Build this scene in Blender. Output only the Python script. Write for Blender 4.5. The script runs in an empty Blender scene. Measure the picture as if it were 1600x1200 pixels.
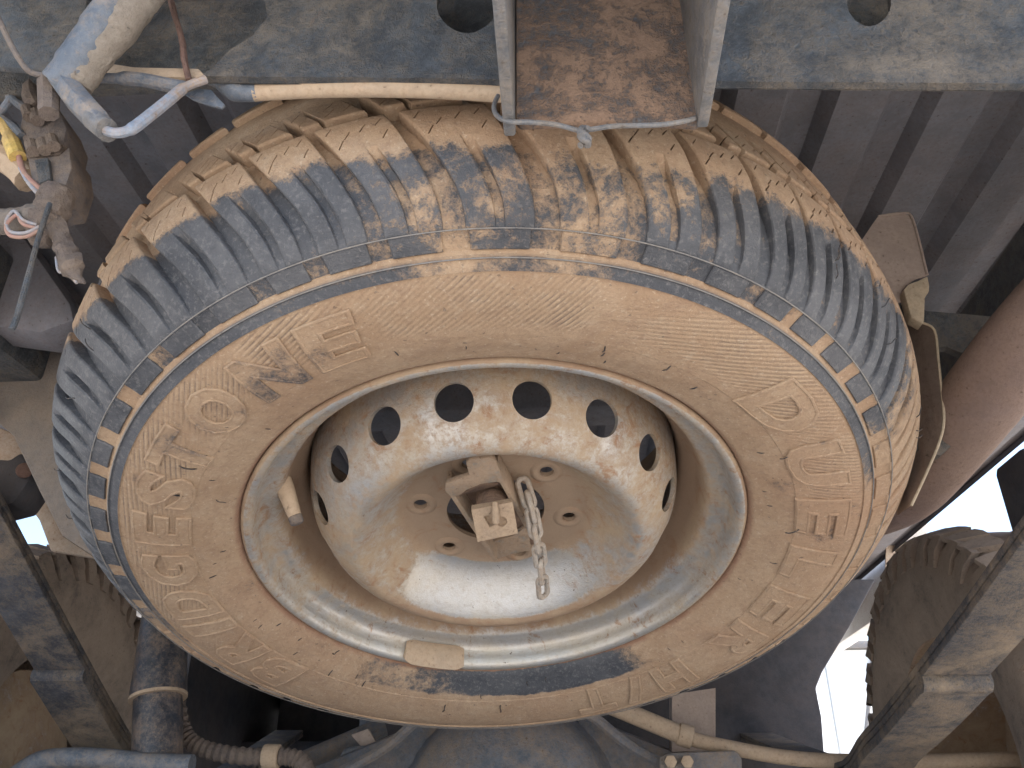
import bpy, bmesh, math, random
from mathutils import Vector, Matrix, noise as mnoise
R = math.radians
random.seed(7)
SC = bpy.context.scene
COL = SC.collection

# ------------------------------------------------------------------ camera, world, sun, exposure
CAM_LOC = Vector((0, 0, 0.30)); PITCH = R(28); YAW = R(-3.5); FPX = 1300.0      # focal length in pixels of the 1600 px wide photo
cam = bpy.data.cameras.new('camera'); camo = bpy.data.objects.new('camera', cam); COL.objects.link(camo)
fw = Vector((math.sin(YAW) * math.cos(PITCH), math.cos(YAW) * math.cos(PITCH), math.sin(PITCH)))
rt = Vector((math.cos(YAW), -math.sin(YAW), 0)); up = rt.cross(fw)
rot = Matrix((rt, up, -fw)).transposed()
camo.matrix_world = Matrix.Translation(CAM_LOC) @ rot.to_4x4()
cam.sensor_width = 36; cam.lens = 36 * FPX / 1600; cam.clip_start = 0.02; cam.clip_end = 2000
SC.camera = camo

SUN_EL, SUN_AZ = R(64), R(98)          # azimuth clockwise from +Y (ahead of the camera): the sun stands to the right
world = bpy.data.worlds.new('World'); SC.world = world; world.use_nodes = True
wn = world.node_tree.nodes; wl = world.node_tree.links
sky = wn.new('ShaderNodeTexSky'); sky.sky_type = 'NISHITA'; sky.sun_disc = False
sky.sun_elevation = SUN_EL; sky.sun_rotation = SUN_AZ; sky.dust_density = 2.0; sky.air_density = 1.0
bg = wn['Background']; wl.new(sky.outputs[0], bg.inputs[0]); bg.inputs[1].default_value = 0.14
sun = bpy.data.lights.new('sun', 'SUN'); sun.energy = 4.0; sun.angle = R(0.5); sun.color = (1, 0.97, 0.92)
suno = bpy.data.objects.new('sun', sun); COL.objects.link(suno)
sd = Vector((math.sin(SUN_AZ) * math.cos(SUN_EL), math.cos(SUN_AZ) * math.cos(SUN_EL), math.sin(SUN_EL)))
suno.rotation_euler = sd.to_track_quat('Z', 'Y').to_euler()
SC.view_settings.view_transform = 'Standard'; SC.view_settings.look = 'None'
SC.view_settings.gamma = 1; SC.view_settings.exposure = 1.76
SC.cycles.use_denoising = True; SC.cycles.max_bounces = 8; SC.cycles.diffuse_bounces = 6
SC.cycles.sample_clamp_indirect = 8

# ------------------------------------------------------------------ coordinate helpers
def ray(px, py):
    return (rt * ((px - 800) / FPX) - up * ((py - 600) / FPX) + fw)
def aty(px, py, Y):
    d = ray(px, py); return CAM_LOC + d * ((Y - CAM_LOC.y) / d.y)
def atx(px, py, X):
    d = ray(px, py); return CAM_LOC + d * ((X - CAM_LOC.x) / d.x)
def atz(px, py, Z):
    d = ray(px, py); return CAM_LOC + d * ((Z - CAM_LOC.z) / d.z)
def pxm(p):                                   # pixels (of 1600) per metre at a point
    return FPX / (Vector(p) - CAM_LOC).dot(fw)

# wheel frame: axis z points up into the car, -z to the viewer, -y to the rear of the car
WT = Matrix(((0.9978, -0.009, -0.0654), (0.0296, 0.9464, 0.3216), (0.059, -0.3228, 0.9446))).to_4x4()
WT = Matrix.Translation((-0.05725, 0.71997, 0.52085)) @ WT
WI = WT.inverted()
def wheel_px(px, py, z):                      # pixel -> point of the wheel frame at height z
    o = WI @ CAM_LOC; d = WI.to_3x3() @ ray(px, py)
    return o + d * ((z - o.z) / d.z)

# ------------------------------------------------------------------ object helpers
def empty(name, loc=(0, 0, 0), label=None, cat=None, group=None, mat=None):
    o = bpy.data.objects.new(name, None); COL.objects.link(o); o.empty_display_size = 0.05
    if mat is not None: o.matrix_world = mat
    else: o.location = loc
    tag(o, label, cat, group); return o
def tag(o, label=None, cat=None, group=None, kind=None):
    if label: o['label'] = label
    if cat: o['category'] = cat
    if group: o['group'] = group
    if kind: o['kind'] = kind
    return o
def link(name, me, mat=None, parent=None, world=True):
    o = bpy.data.objects.new(name, me); COL.objects.link(o)
    if mat is not None and len(me.materials) == 0: me.materials.append(mat)
    if parent is not None:
        o.parent = parent
        if world: o.matrix_parent_inverse = parent_world(parent).inverted()
    return o
def parent_world(o):
    m = o.matrix_basis.copy()
    while o.parent is not None:
        m = o.parent.matrix_basis @ o.matrix_parent_inverse @ m if False else (o.matrix_parent_inverse @ m)
        o = o.parent; m = o.matrix_basis @ m
    return m
def mesh(name, verts, faces, smooth=None):
    me = bpy.data.meshes.new(name); me.from_pydata([tuple(v) for v in verts], [], faces); me.update()
    bm = bmesh.new(); bm.from_mesh(me); bmesh.ops.recalc_face_normals(bm, faces=bm.faces); bm.to_mesh(me); bm.free()
    if smooth is not None: shade(me, smooth)
    return me
def shade(me, ang=40):
    me.polygons.foreach_set('use_smooth', [True] * len(me.polygons))
    me.set_sharp_from_angle(angle=R(ang))
def lathe(name, prof, segs, closed=False, smooth=40):
    v, f = [], []; n = len(prof)
    for i in range(segs):
        a = 2 * math.pi * i / segs; c, s = math.cos(a), math.sin(a)
        v += [(r * c, r * s, z) for r, z in prof]
    for i in range(segs):
        j = (i + 1) % segs
        for k in range(n if closed else n - 1):
            l = (k + 1) % n
            f.append((i * n + k, j * n + k, j * n + l, i * n + l))
    return mesh(name, v, f, smooth)
class MB:
    """collects tubes, slabs and boxes into one mesh"""
    def __init__(s): s.v, s.f = [], []
    def add(s, v, f):
        b = len(s.v); s.v += [Vector(p) for p in v]; s.f += [tuple(i + b for i in q) for q in f]; return s
    def tube(s, pts, rad, n=10, cap=True, flat=1.0, jit=0.0):
        pts = [Vector(p) for p in pts]; m = len(pts)
        if not isinstance(rad, (list, tuple)): rad = [rad] * m
        prev = None; rings = []
        for i, p in enumerate(pts):
            t = (pts[min(i + 1, m - 1)] - pts[max(i - 1, 0)]).normalized()
            if prev is None:
                a = t.cross(Vector((0, 0, 1)) if abs(t.z) < .9 else Vector((1, 0, 0))).normalized()
            else:
                a = (prev - t * prev.dot(t)).normalized()
            prev = a; b = t.cross(a)
            rr = rad[i]
            rings.append([p + (a * math.cos(2 * math.pi * k / n) + b * math.sin(2 * math.pi * k / n) * flat) * rr * (1 + jit * random.uniform(-1, 1)) for k in range(n)])
        v = [q for r_ in rings for q in r_]; f = []
        for i in range(m - 1):
            for k in range(n):
                l = (k + 1) % n; f.append((i * n + k, i * n + l, (i + 1) * n + l, (i + 1) * n + k))
        if cap: f += [tuple(range(n))[::-1], tuple(range((m - 1) * n, m * n))]
        return s.add(v, f)
    def prism(s, poly, off):
        """extrude a polygon (list of points) by the vector off"""
        n = len(poly); off = Vector(off); v = [Vector(p) for p in poly] + [Vector(p) + off for p in poly]
        f = [tuple(range(n))[::-1], tuple(range(n, 2 * n))] + [(i, (i + 1) % n, n + (i + 1) % n, n + i) for i in range(n)]
        return s.add(v, f)
    def box(s, c, half, M=None):
        c = Vector(c); M = M or Matrix.Identity(3); v = []
        for x in (-1, 1):
            for y in (-1, 1):
                for z in (-1, 1): v.append(c + M @ Vector((x * half[0], y * half[1], z * half[2])))
        return s.add(v, [(0, 1, 3, 2), (4, 6, 7, 5), (0, 4, 5, 1), (2, 3, 7, 6), (0, 2, 6, 4), (1, 5, 7, 3)])
    def build(s, name, mat, parent=None, smooth=35, bevel=0, segs=2):
        me = mesh(name, s.v, s.f)
        if bevel:
            bm = bmesh.new(); bm.from_mesh(me)
            es = [e for e in bm.edges if len(e.link_faces) == 2 and e.calc_face_angle(0) > R(30)]
            bmesh.ops.bevel(bm, geom=es, offset=bevel, segments=segs, affect='EDGES', profile=0.5, clamp_overlap=True)
            bm.to_mesh(me); bm.free()
        if smooth: shade(me, smooth)
        return link(name, me, mat, parent)
def smooth_path(pts, sub=6):
    pts = [Vector(p) for p in pts]; out = []
    for i in range(len(pts) - 1):
        p0 = pts[max(i - 1, 0)]; p1 = pts[i]; p2 = pts[i + 1]; p3 = pts[min(i + 2, len(pts) - 1)]
        for k in range(sub):
            t = k / sub
            out.append(0.5 * ((2 * p1) + (p2 - p0) * t + (2 * p0 - 5 * p1 + 4 * p2 - p3) * t * t + (3 * p1 - p0 - 3 * p2 + p3) * t ** 3))
    out.append(pts[-1]); return out
def boolean(me, cutter):
    """difference of two meshes, exact solver"""
    a = bpy.data.objects.new('tmp_a', me); b = bpy.data.objects.new('tmp_b', cutter); COL.objects.link(a); COL.objects.link(b)
    m = a.modifiers.new('b', 'BOOLEAN'); m.object = b; m.operation = 'DIFFERENCE'; m.solver = 'EXACT'
    dg = bpy.context.evaluated_depsgraph_get(); out = bpy.data.meshes.new_from_object(a.evaluated_get(dg))
    ex = lambda q: max([v.co.z for v in q.vertices] + [-9]) - min([v.co.z for v in q.vertices] + [9])
    if len(out.vertices) < len(me.vertices) * .7 or ex(out) < ex(me) * .8:
        print('BOOLEAN fallback', me.name, len(out.vertices), len(me.vertices)); m.solver = 'FAST'; dg.update(); out = bpy.data.meshes.new_from_object(a.evaluated_get(bpy.context.evaluated_depsgraph_get()))
        if len(out.vertices) < len(me.vertices) * .7 or ex(out) < ex(me) * .8: print('BOOLEAN skipped'); out = me.copy()
    bpy.data.objects.remove(a); bpy.data.objects.remove(b); return out
def roughen(me, amp, scale, seed=0):
    """push vertices about a little so that edges are not ruler straight"""
    for v in me.vertices:
        n = mnoise.noise_vector(v.co * scale + Vector((seed, seed * 2, 0))); v.co += n * amp

# ------------------------------------------------------------------ materials
def tone(c, k=.87):
    """dry laterite dust is paler and greyer than wet clay: pull warm colours towards grey"""
    if c[0] <= c[2] + .03: return c
    l = .3 * c[0] + .6 * c[1] + .1 * c[2]; return tuple(l + (v - l) * k for v in c)
class NT:
    def __init__(s, name):
        s.m = bpy.data.materials.new(name); s.m.use_nodes = True; s.n = s.m.node_tree.nodes; s.l = s.m.node_tree.links
        s.b = s.n['Principled BSDF']
    def node(s, t, **kw):
        o = s.n.new('ShaderNode' + t)
        for k, v in kw.items(): setattr(o, k, v)
        return o
    def set(s, sock, v):
        if isinstance(v, bpy.types.NodeSocket): s.l.new(v, sock)
        elif isinstance(v, (tuple, list)) and len(v) == 3 and sock.type == 'RGBA': sock.default_value = (*tone(v), 1)
        else: sock.default_value = v
    def math(s, op, a, b=0.0, c=0.0, clamp=False):
        o = s.node('Math', operation=op, use_clamp=clamp)
        for i, v in enumerate((a, b, c)): s.set(o.inputs[i], v)
        return o.outputs[0]
    def noise(s, vec, scale, detail=6, rough=.6, dist=0.0):
        o = s.node('TexNoise'); s.set(o.inputs['Vector'], vec); o.inputs['Scale'].default_value = scale
        o.inputs['Detail'].default_value = detail; o.inputs['Roughness'].default_value = rough; o.inputs['Distortion'].default_value = dist
        return o.outputs['Fac']
    def ramp(s, fac, stops, interp='LINEAR'):
        o = s.node('ValToRGB'); o.color_ramp.interpolation = interp; e = o.color_ramp.elements
        while len(e) < len(stops): e.new(0.5)
        for i, (p, v) in enumerate(stops):
            e[i].position = p; e[i].color = (v, v, v, 1) if not isinstance(v, tuple) else (*v, 1)
        s.set(o.inputs[0], fac); return o.outputs[0]
    def step(s, x, a, b):
        o = s.node('MapRange', interpolation_type='SMOOTHSTEP'); s.set(o.inputs[0], x)
        o.inputs[1].default_value = a; o.inputs[2].default_value = b; return o.outputs[0]
    def mix(s, f, a, b):
        o = s.node('Mix', data_type='RGBA'); s.set(o.inputs[0], f); s.set(o.inputs[6], a); s.set(o.inputs[7], b); return o.outputs[2]
    def mixf(s, f, a, b):
        o = s.node('Mix'); s.set(o.inputs[0], f); s.set(o.inputs[2], a); s.set(o.inputs[3], b); return o.outputs[0]
    def bump(s, h, strength=.5, dist=.002, prev=None):
        o = s.node('Bump'); s.set(o.inputs['Height'], h); o.inputs['Strength'].default_value = strength; o.inputs['Distance'].default_value = dist
        if prev is not None: s.l.new(prev, o.inputs['Normal'])
        return o.outputs[0]
    def out(s, col, rough, normal=None, metal=0.0, spec=.5):
        s.set(s.b.inputs['Base Color'], col); s.set(s.b.inputs['Roughness'], rough); s.set(s.b.inputs['Metallic'], metal)
        s.b.inputs['Specular IOR Level'].default_value = spec
        if normal is not None: s.l.new(normal, s.b.inputs['Normal'])
        return s.m
DUST = (.47, .325, .205); DUST2 = (.40, .25, .15); RUST = (.20, .075, .035)
def dusty(name, base, cover=.5, dust=DUST, dust2=DUST2, scale=14, soft=.16, rough=.45, bump=.5, metal=0.0, base2=None, rust=0.0, spec=.5, grain=900, top=0.0):
    """painted, bare or rusty surface under a patchy coat of dry mud dust"""
    t = NT(name); p = t.node('NewGeometry').outputs['Position']
    n1 = t.noise(p, scale, 8, .7, .5); n2 = t.noise(p, scale * 5.3, 6, .75); n3 = t.noise(p, grain, 3, .6); n5 = t.noise(p, 260, 5, .7, .3)
    x = t.math('ADD', t.math('MULTIPLY', n1, .66), t.math('MULTIPLY', n2, .34))
    x = t.math('ADD', x, t.math('ADD', t.math('MULTIPLY', t.math('SUBTRACT', n3, .5), .2), t.math('MULTIPLY', t.math('SUBTRACT', n5, .5), .36)))
    if top:
        z = t.node('SeparateXYZ'); t.l.new(t.node('NewGeometry').outputs['Normal'], z.inputs[0])
        x = t.math('ADD', x, t.math('MULTIPLY', z.outputs[2], top))
    c = .5 + (.5 - cover) * .42
    m = t.step(x, c - soft, c + soft)
    b = t.mix(t.step(n2, .35, .65), base, base2 or tuple(v * 1.5 + .01 for v in base))
    if rust:
        rn = t.noise(p, scale * 2.3, 8, .75, .6); b = t.mix(t.step(rn, .5 + .2 * (1 - rust), .62 + .2 * (1 - rust)), b, RUST)
    d = t.mix(t.noise(p, scale * 2, 6, .6), dust2, dust); d = t.mix(t.math('MULTIPLY', t.step(n5, .42, .72), .45), d, tuple(v * .55 for v in dust2))
    b = t.mix(t.math('MULTIPLY', t.step(n5, .56, .68), .5), b, tuple(.5 * u_ + .5 * w_ for u_, w_ in zip(base2 or base, dust2)))
    d = t.mix(t.math('MULTIPLY', n3, .35), d, tuple(v * .62 for v in dust))
    sp = t.step(t.noise(p, 260, 2, .4), .70, .76)                      # dark grit specks
    col = t.mix(t.math('MULTIPLY', sp, .6), t.mix(m, b, d), tuple(v * .35 for v in dust2))
    nrm = t.bump(t.math('ADD', n3, t.math('MULTIPLY', n5, 1.2)), .4 * bump, .0010, t.bump(t.math('ADD', t.math('MULTIPLY', m, .5), n2), bump, .0014))
    return t.out(col, t.mixf(m, rough, .92), nrm, t.mixf(m, metal, 0.0), spec)

WHEEL = empty('spare_wheel', mat=WT, label='dusty spare wheel with silver steel rim hung flat under the tailgate end', cat='spare wheel')

def wheel_coords(t):
    tc = t.node('TexCoord'); tc.object = WHEEL
    s = t.node('SeparateXYZ'); t.l.new(tc.outputs['Object'], s.inputs[0]); x, y, z = s.outputs
    r = t.math('SQRT', t.math('ADD', t.math('MULTIPLY', x, x), t.math('MULTIPLY', y, y)))
    th = t.math('ARCTAN2', y, x)                                       # -pi/2 is the rear (top of the photo)
    u = t.math('ADD', t.math('DIVIDE', th, 2 * math.pi), .5)           # 0..1 from -180 to 180 degrees
    return tc.outputs['Object'], x, y, z, r, th, u
def deg(a): return (a + 180) / 360
def tyre_material(name, zone):
    t = NT(name); p, x, y, z, r, th, u = wheel_coords(t)
    n1 = t.noise(p, 16, 7, .68, .5); n2 = t.noise(p, 85, 6, .7, .3); n3 = t.noise(p, 900, 2, .5); nb = t.noise(p, 5, 3, .5)
    n5 = t.noise(p, 270, 5, .72, .3)
    mixn = t.math('ADD', t.math('ADD', t.math('MULTIPLY', n1, .44), t.math('MULTIPLY', n2, .29)), t.math('ADD', t.math('MULTIPLY', n3, .08), t.math('MULTIPLY', n5, .21)))
    if zone == 'block':
        # how dusty the shoulder is round the tyre, then more dust towards the tread face
        a = t.ramp(u, [(0, .36), (deg(-165), .30), (deg(-128), .26), (deg(-106), .32), (deg(-93), .42), (deg(-80), .45), (deg(-69), .41),
                       (deg(-58), .34), (deg(-40), .30), (deg(-28), .36), (deg(-18), .56), (deg(-6), .68), (deg(40), .7), (deg(160), .6), (deg(172), .40), (1, .36)])
        tz = t.math('MULTIPLY', t.step(z, .018, .058), t.ramp(u, [(0, .12), (deg(-150), .12), (deg(-135), .42), (deg(-100), .5), (deg(-60), .36), (deg(-30), .2), (1, .12)]))
        bias = t.math('ADD', a, tz)
        low = t.math('MULTIPLY', t.step(t.math('SUBTRACT', r, .3555), 0, -.014), .0)
        m = t.step(t.math('ADD', t.math('ADD', mixn, bias), low), .91, 1.01)
    elif zone == 'casing':
        a = t.ramp(u, [(0, .31), (deg(-128), .29), (deg(-104), .38), (deg(-93), .48), (deg(-66), .46), (deg(-50), .33), (deg(-25), .40), (deg(-12), .68), (deg(160), .66), (1, .34)])
        inner = t.math('MULTIPLY', t.step(r, .339, .335), t.ramp(u, [(0, 1.0), (deg(-150), 1.0), (deg(-136), .85), (deg(-122), .55), (deg(-95), .68), (deg(-70), .62), (deg(-58), .66), (deg(-44), .85), (deg(-20), 1.0), (1, 1.0)]))                                  # the lower recesses are packed with dust
        strip = t.math('MULTIPLY', t.step(r, .3242, .3226), .64); inner = t.math('MULTIPLY', inner, .66); bias = t.math('MAXIMUM', a, t.math('MAXIMUM', inner, strip)); bias = t.math('ADD', bias, t.math('MULTIPLY', t.step(z, .03, .06), t.ramp(u, [(0, .12), (deg(-150), .16), (deg(-135), .42), (deg(-100), .5), (deg(-60), .36), (deg(-30), .2), (1, .12)])))
        m = t.step(t.math('ADD', mixn, bias), .91, 1.03)
        ring = t.math('MULTIPLY', t.step(r, .3112, .3118), t.step(r, .3206, .3200))
        ar = t.ramp(u, [(0, .30), (deg(-170), .28), (deg(-120), .27), (deg(-105), .35), (deg(-92), .45), (deg(-78), .43), (deg(-66), .34), (deg(-40), .27), (deg(-20), .34), (deg(-5), .6), (deg(150), .62), (deg(172), .36), (1, .30)])
        mr = t.step(t.math('ADD', mixn, ar), .87, 1.0)
        m = t.mixf(ring, m, mr)
        wall = t.step(r, .3118, .3112)
        # sidewall: nearly all dust; dark smudges, and a bare strip beside the bead at the front
        sm = t.math('MULTIPLY', t.step(nb, .50, .64), .15)
        bead = t.math('MULTIPLY', t.math('MULTIPLY', t.step(r, .256, .247), t.step(r, .222, .2245)), t.ramp(u, [(0, 0.0), (deg(48), 0.0), (deg(58), .24), (deg(66), .38), (deg(88), .37), (deg(104), .30), (deg(126), .20), (deg(138), 0.0), (1, 0.0)]))
        left = t.math('MULTIPLY', t.step(t.math('ABSOLUTE', t.math('SUBTRACT', r, .297)), .016, .004), t.ramp(u, [(0, .12), (deg(-172), .14), (deg(-146), .15), (deg(-120), .11), (deg(-104), .03), (deg(-60), .05), (deg(-20), .0), (deg(160), .0), (1, .12)]))
        mw = t.step(t.math('SUBTRACT', t.math('ADD', mixn, .78), t.math('ADD', t.math('ADD', sm, bead), left)), .99, 1.13)
        m = t.mixf(wall, m, mw)
    else:
        sm = t.ramp(u, [(0, .10), (deg(-172), .16), (deg(-150), .18), (deg(-120), .14), (deg(-100), .08), (deg(-40), .10), (deg(-10), .06), (deg(20), .0), (deg(150), .0), (1, .10)])
        m = t.step(t.math('SUBTRACT', t.math('ADD', mixn, .68), t.math('MULTIPLY', sm, t.math('ADD', t.step(nb, .45, .6), .5))), .9, 1.06)
    rub = t.mix(n2, (.028, .031, .039), (.076, .082, .095)); rub = t.mix(t.math('MULTIPLY', t.step(n5, .50, .66), .55), rub, (.19, .185, .185)); rub = t.mix(t.math('MULTIPLY', t.step(t.noise(p, 46, 7, .8, 1.5), .53, .62), .35), rub, (.035, .040, .052))
    scuff = t.step(t.noise(p, 120, 4, .8, 1.2), .63, .70)
    rub = t.mix(t.math('MULTIPLY', scuff, .5), rub, (.25, .24, .235))
    sheen_film = t.math('MULTIPLY', t.step(n1, .3, .65), .34 if zone == 'block' else .2); rub = t.mix(sheen_film, rub, (.22, .222, .232))  # grey dust film, raised on the blocks to paint in their sky sheen
    d = t.mix(t.step(n1, .3, .7), (.39, .25, .142), (.50, .352, .218)); d = t.mix(t.step(n2, .5, .75), d, (.50, .37, .245))
    d = t.mix(t.math('MULTIPLY', t.step(nb, .5, .7), .5), d, (.42, .235, .13))
    d = t.mix(t.math('MULTIPLY', n3, .45), d, (.25, .16, .10)); d = t.mix(t.math('MULTIPLY', t.step(n5, .44, .74), .6), d, (.255, .16, .10)); d = t.mix(t.math('MULTIPLY', t.step(t.noise(p, 34, 7, .75, .8), .52, .66), .45), d, (.30, .19, .12)); d = t.mix(t.math('MULTIPLY', t.step(t.noise(p, 420, 3, .6), .60, .68), .4), d, (.60, .48, .35))
    sp = t.step(t.noise(p, 210, 2, .4), .71, .76); d = t.mix(t.math('MULTIPLY', sp, .55), d, (.10, .07, .055))
    h = t.math('ADD', t.math('MULTIPLY', m, .35), t.math('MULTIPLY', n2, .8))
    nrm = t.bump(t.math('ADD', n3, t.math('MULTIPLY', n5, 1.6)), .45, .0011, t.bump(h, .6, .0018))
    if zone == 'casing':
        # fine slanted ribs moulded into the outer part of the sidewall
        def wave(al):
            return t.math('SINE', t.math('MULTIPLY', t.math('ADD', t.math('MULTIPLY', x, math.sin(R(al))), t.math('MULTIPLY', y, math.cos(R(al)))), 1750.0))
        wl_ = t.ramp(u, [(0, 1.0), (deg(-125), 1.0), (deg(-122), 0.0), (deg(100), 0.0), (deg(101), 1.0)]); wt_ = t.ramp(u, [(deg(-122), 0.0), (deg(-119), 1.0), (deg(-76), 1.0), (deg(-73), 0.0)]); wr_ = t.ramp(u, [(deg(-73), 0.0), (deg(-58), 1.0), (deg(98), 1.0), (deg(100), 0.0)])
        ph = t.math('ADD', t.math('ADD', t.math('MULTIPLY', wave(73), wl_), t.math('MULTIPLY', wave(42), wt_)), t.math('MULTIPLY', wave(-10), wr_))
        zone_m = t.math('MULTIPLY', t.step(r, .262, .275), t.step(r, .3105, .3085))
        zone_m = t.math('MULTIPLY', zone_m, t.ramp(u, [(0, .9), (deg(-150), 1.0), (deg(-100), .9), (deg(-60), .8), (deg(-20), .6), (deg(5), .15), (deg(20), 0.0), (deg(150), 0.0), (deg(175), .6), (1, .9)]))
        hh = t.math('MULTIPLY', ph, zone_m)
        hh = t.math('MULTIPLY', hh, t.step(n1, .32, .6)); nrm = t.bump(hh, .36, .0011, nrm)
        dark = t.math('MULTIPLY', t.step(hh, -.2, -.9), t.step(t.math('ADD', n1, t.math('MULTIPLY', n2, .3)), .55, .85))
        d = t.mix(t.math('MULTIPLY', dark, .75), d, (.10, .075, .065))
    if zone == 'casing':
        bl = t.math('MULTIPLY', t.step(r, .2275, .2235), t.step(n1, .35, .6)); d = t.mix(t.math('MULTIPLY', bl, .8), d, (.26, .125, .075))
    col = t.mix(m, rub, d)
    return t.out(col, t.mixf(m, t.mixf(n2, .42, .62), .95), nrm, 0.0, .45)
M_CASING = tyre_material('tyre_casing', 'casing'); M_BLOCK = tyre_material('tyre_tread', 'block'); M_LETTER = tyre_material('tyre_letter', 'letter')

def rim_material(name, kind):
    t = NT(name); p, x, y, z, r, th, u = wheel_coords(t)
    n1 = t.noise(p, 18, 7, .68, .5); n2 = t.noise(p, 90, 6, .75, .3); n3 = t.noise(p, 800, 2, .5); n4 = t.noise(p, 42, 8, .75, .8)
    n5 = t.noise(p, 270, 5, .72, .3); mixn = t.math('ADD', t.math('ADD', t.math('MULTIPLY', n1, .4), t.math('MULTIPLY', n2, .38)), t.math('MULTIPLY', n5, .22))
    if kind == 'disc':
        face = t.step(r, .094, .078)                                   # hub face thick with brown dust
        bowl = t.math('MULTIPLY', t.math('MULTIPLY', t.step(r, .074, .084), t.step(r, .124, .114)), t.ramp(u, [(0, 0.0), (deg(38), 0.0), (deg(56), .34), (deg(68), .56), (deg(116), .56), (deg(132), .34), (deg(150), 0.0), (1, 0.0)]))
        cone = t.math('MULTIPLY', t.step(r, .105, .13), .02)
        crest_far = t.math('MULTIPLY', t.step(r, .114, .124), t.ramp(u, [(0, 0.0), (deg(20), .0), (deg(70), .20), (deg(110), .20), (deg(160), .05), (1, 0.0)]))
        b = t.math('ADD', t.math('SUBTRACT', t.math('ADD', t.math('MULTIPLY', face, .3), .47), t.math('ADD', bowl, cone)), crest_far)
        m = t.step(t.math('ADD', mixn, b), .84, 1.06)
    else:
        face = t.step(z, .028, .05)
        clean = t.math('MULTIPLY', t.step(r, .190, .198), t.ramp(u, [(0, .08), (deg(-90), .12), (deg(20), .1), (deg(70), .26), (deg(110), .22), (deg(140), .16), (1, .08)]))
        b = t.math('SUBTRACT', t.math('ADD', .52, t.math('MULTIPLY', face, .2)), clean)
        lip = t.step(r, .2180, .2205); b = t.math('ADD', b, t.math('MULTIPLY', lip, .35))
        m = t.step(t.math('ADD', mixn, b), .84, 1.06)
    paint = t.mix(n1, (.46, .48, .505), (.56, .575, .59)); paint = t.mix(t.math('MULTIPLY', t.step(n2, .45, .62), .3), paint, (.36, .37, .38))
    thin = t.mixf(.55, .5, t.step(t.math('ADD', n1, t.math('MULTIPLY', n2, .2)), .40, .75)); paint = t.mix(t.math('MULTIPLY', t.math('MULTIPLY', thin, t.math('SUBTRACT', 1.0, bowl) if kind == 'disc' else .8), .9), paint, (.50, .41, .27))
    chip = t.step(t.noise(p, 150, 3, .6), .70, .74); paint = t.mix(t.math('MULTIPLY', chip, .85), paint, (.10, .07, .055))
    rst = t.math('MULTIPLY', t.step(n4, .54, .64), t.step(n2, .42, .56)); rst = t.math('MULTIPLY', rst, t.math('SUBTRACT', 1.0, t.math('MULTIPLY', bowl, 1.6)) if kind == 'disc' else 1.0)
    d = t.mix(t.step(n1, .3, .7), (.33, .205, .125), (.47, .345, .215))
    if kind == 'disc': d = t.mix(face, d, t.mix(n1, (.33, .225, .145), (.43, .315, .21)))
    else: d = t.mix(face, d, (.40, .27, .175))
    d = t.mix(t.math('MULTIPLY', n3, .35), d, (.26, .17, .105)); d = t.mix(t.math('MULTIPLY', t.step(n4, .48, .66), .45), d, (.29, .17, .10))
    col = t.mix(m, paint, d); col = t.mix(t.math('MULTIPLY', rst, .75), col, (.33, .17, .08)); col = t.mix(t.math('MULTIPLY', t.step(n5, .50, .72), .35), col, (.30, .21, .13))
    nrm = t.bump(t.math('ADD', n3, n5), .28, .0008, t.bump(t.math('ADD', n2, t.math('MULTIPLY', m, .4)), .35, .001))
    return t.out(col, t.mixf(m, t.math('ADD', t.mixf(n2, .27, .38), t.math('MULTIPLY', thin, .16)), .92), nrm, t.mixf(m, .62, 0.0), .45)
M_RIM = rim_material('rim_paint', 'rim'); M_DISC = rim_material('disc_paint', 'disc')

M_FRAME = dusty('frame_steel', (.042, .048, .056), .40, scale=13, soft=.13, rough=.5, bump=1.0, base2=(.085, .10, .118), rust=.35, dust=(.255, .21, .16), dust2=(.15, .13, .11))
M_RUSTPLATE = dusty('rusty_plate', (.095, .10, .11), .60, scale=26, soft=.09, rough=.6, bump=1.0, dust=(.36, .23, .145), dust2=(.24, .145, .095), rust=.3, base2=(.16, .16, .165))
M_PLATE = dusty('worn_steel_plate', (.13, .14, .155), .50, scale=30, soft=.2, rough=.4, bump=.6, dust=(.34, .29, .235), dust2=(.25, .205, .165), metal=.3)
M_TAN = dusty('tan_dust_coat', (.30, .24, .18), .85, scale=25, soft=.25, rough=.7, bump=.3, dust=(.58, .44, .29), dust2=(.46, .31, .2))
M_BED = dusty('bed_floor_paint', (.13, .145, .175), .45, scale=5, soft=.3, rough=.6, bump=.3, dust=(.235, .185, .165), dust2=(.175, .14, .135))
M_LOOM = dusty('grey_loom_tape', (.095, .115, .145), .38, scale=18, soft=.14, rough=.42, bump=.6, base2=(.145, .17, .205), dust=(.38, .32, .26), dust2=(.34, .27, .22))
M_PLASTIC = dusty('black_plastic', (.05, .055, .07), .5, scale=30, soft=.25, rough=.5, bump=.5, dust=(.33, .25, .18), dust2=(.24, .17, .12))
M_WHITEWIRE = dusty('pale_wire', (.20, .245, .31), .5, scale=30, soft=.2, rough=.4, bump=.2)
M_RED = dusty('red_wire', (.26, .08, .08), .62, scale=40, soft=.3, rough=.5, bump=.2, dust=(.45, .30, .24))
M_YELLOW = dusty('yellow_wire', (.55, .38, .06), .35, scale=40, soft=.3, rough=.5, bump=.4)
M_BROWNWRAP = dusty('brown_tape', (.09, .075, .075), .55, scale=30, soft=.25, rough=.8, bump=1.0, dust=(.33, .25, .18), dust2=(.22, .16, .12))
M_SPRING = dusty('spring_steel', (.045, .048, .058), .47, scale=8, soft=.12, rough=.6, bump=1.0, dust=(.37, .285, .19), dust2=(.22, .155, .11), rust=.35)
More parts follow.
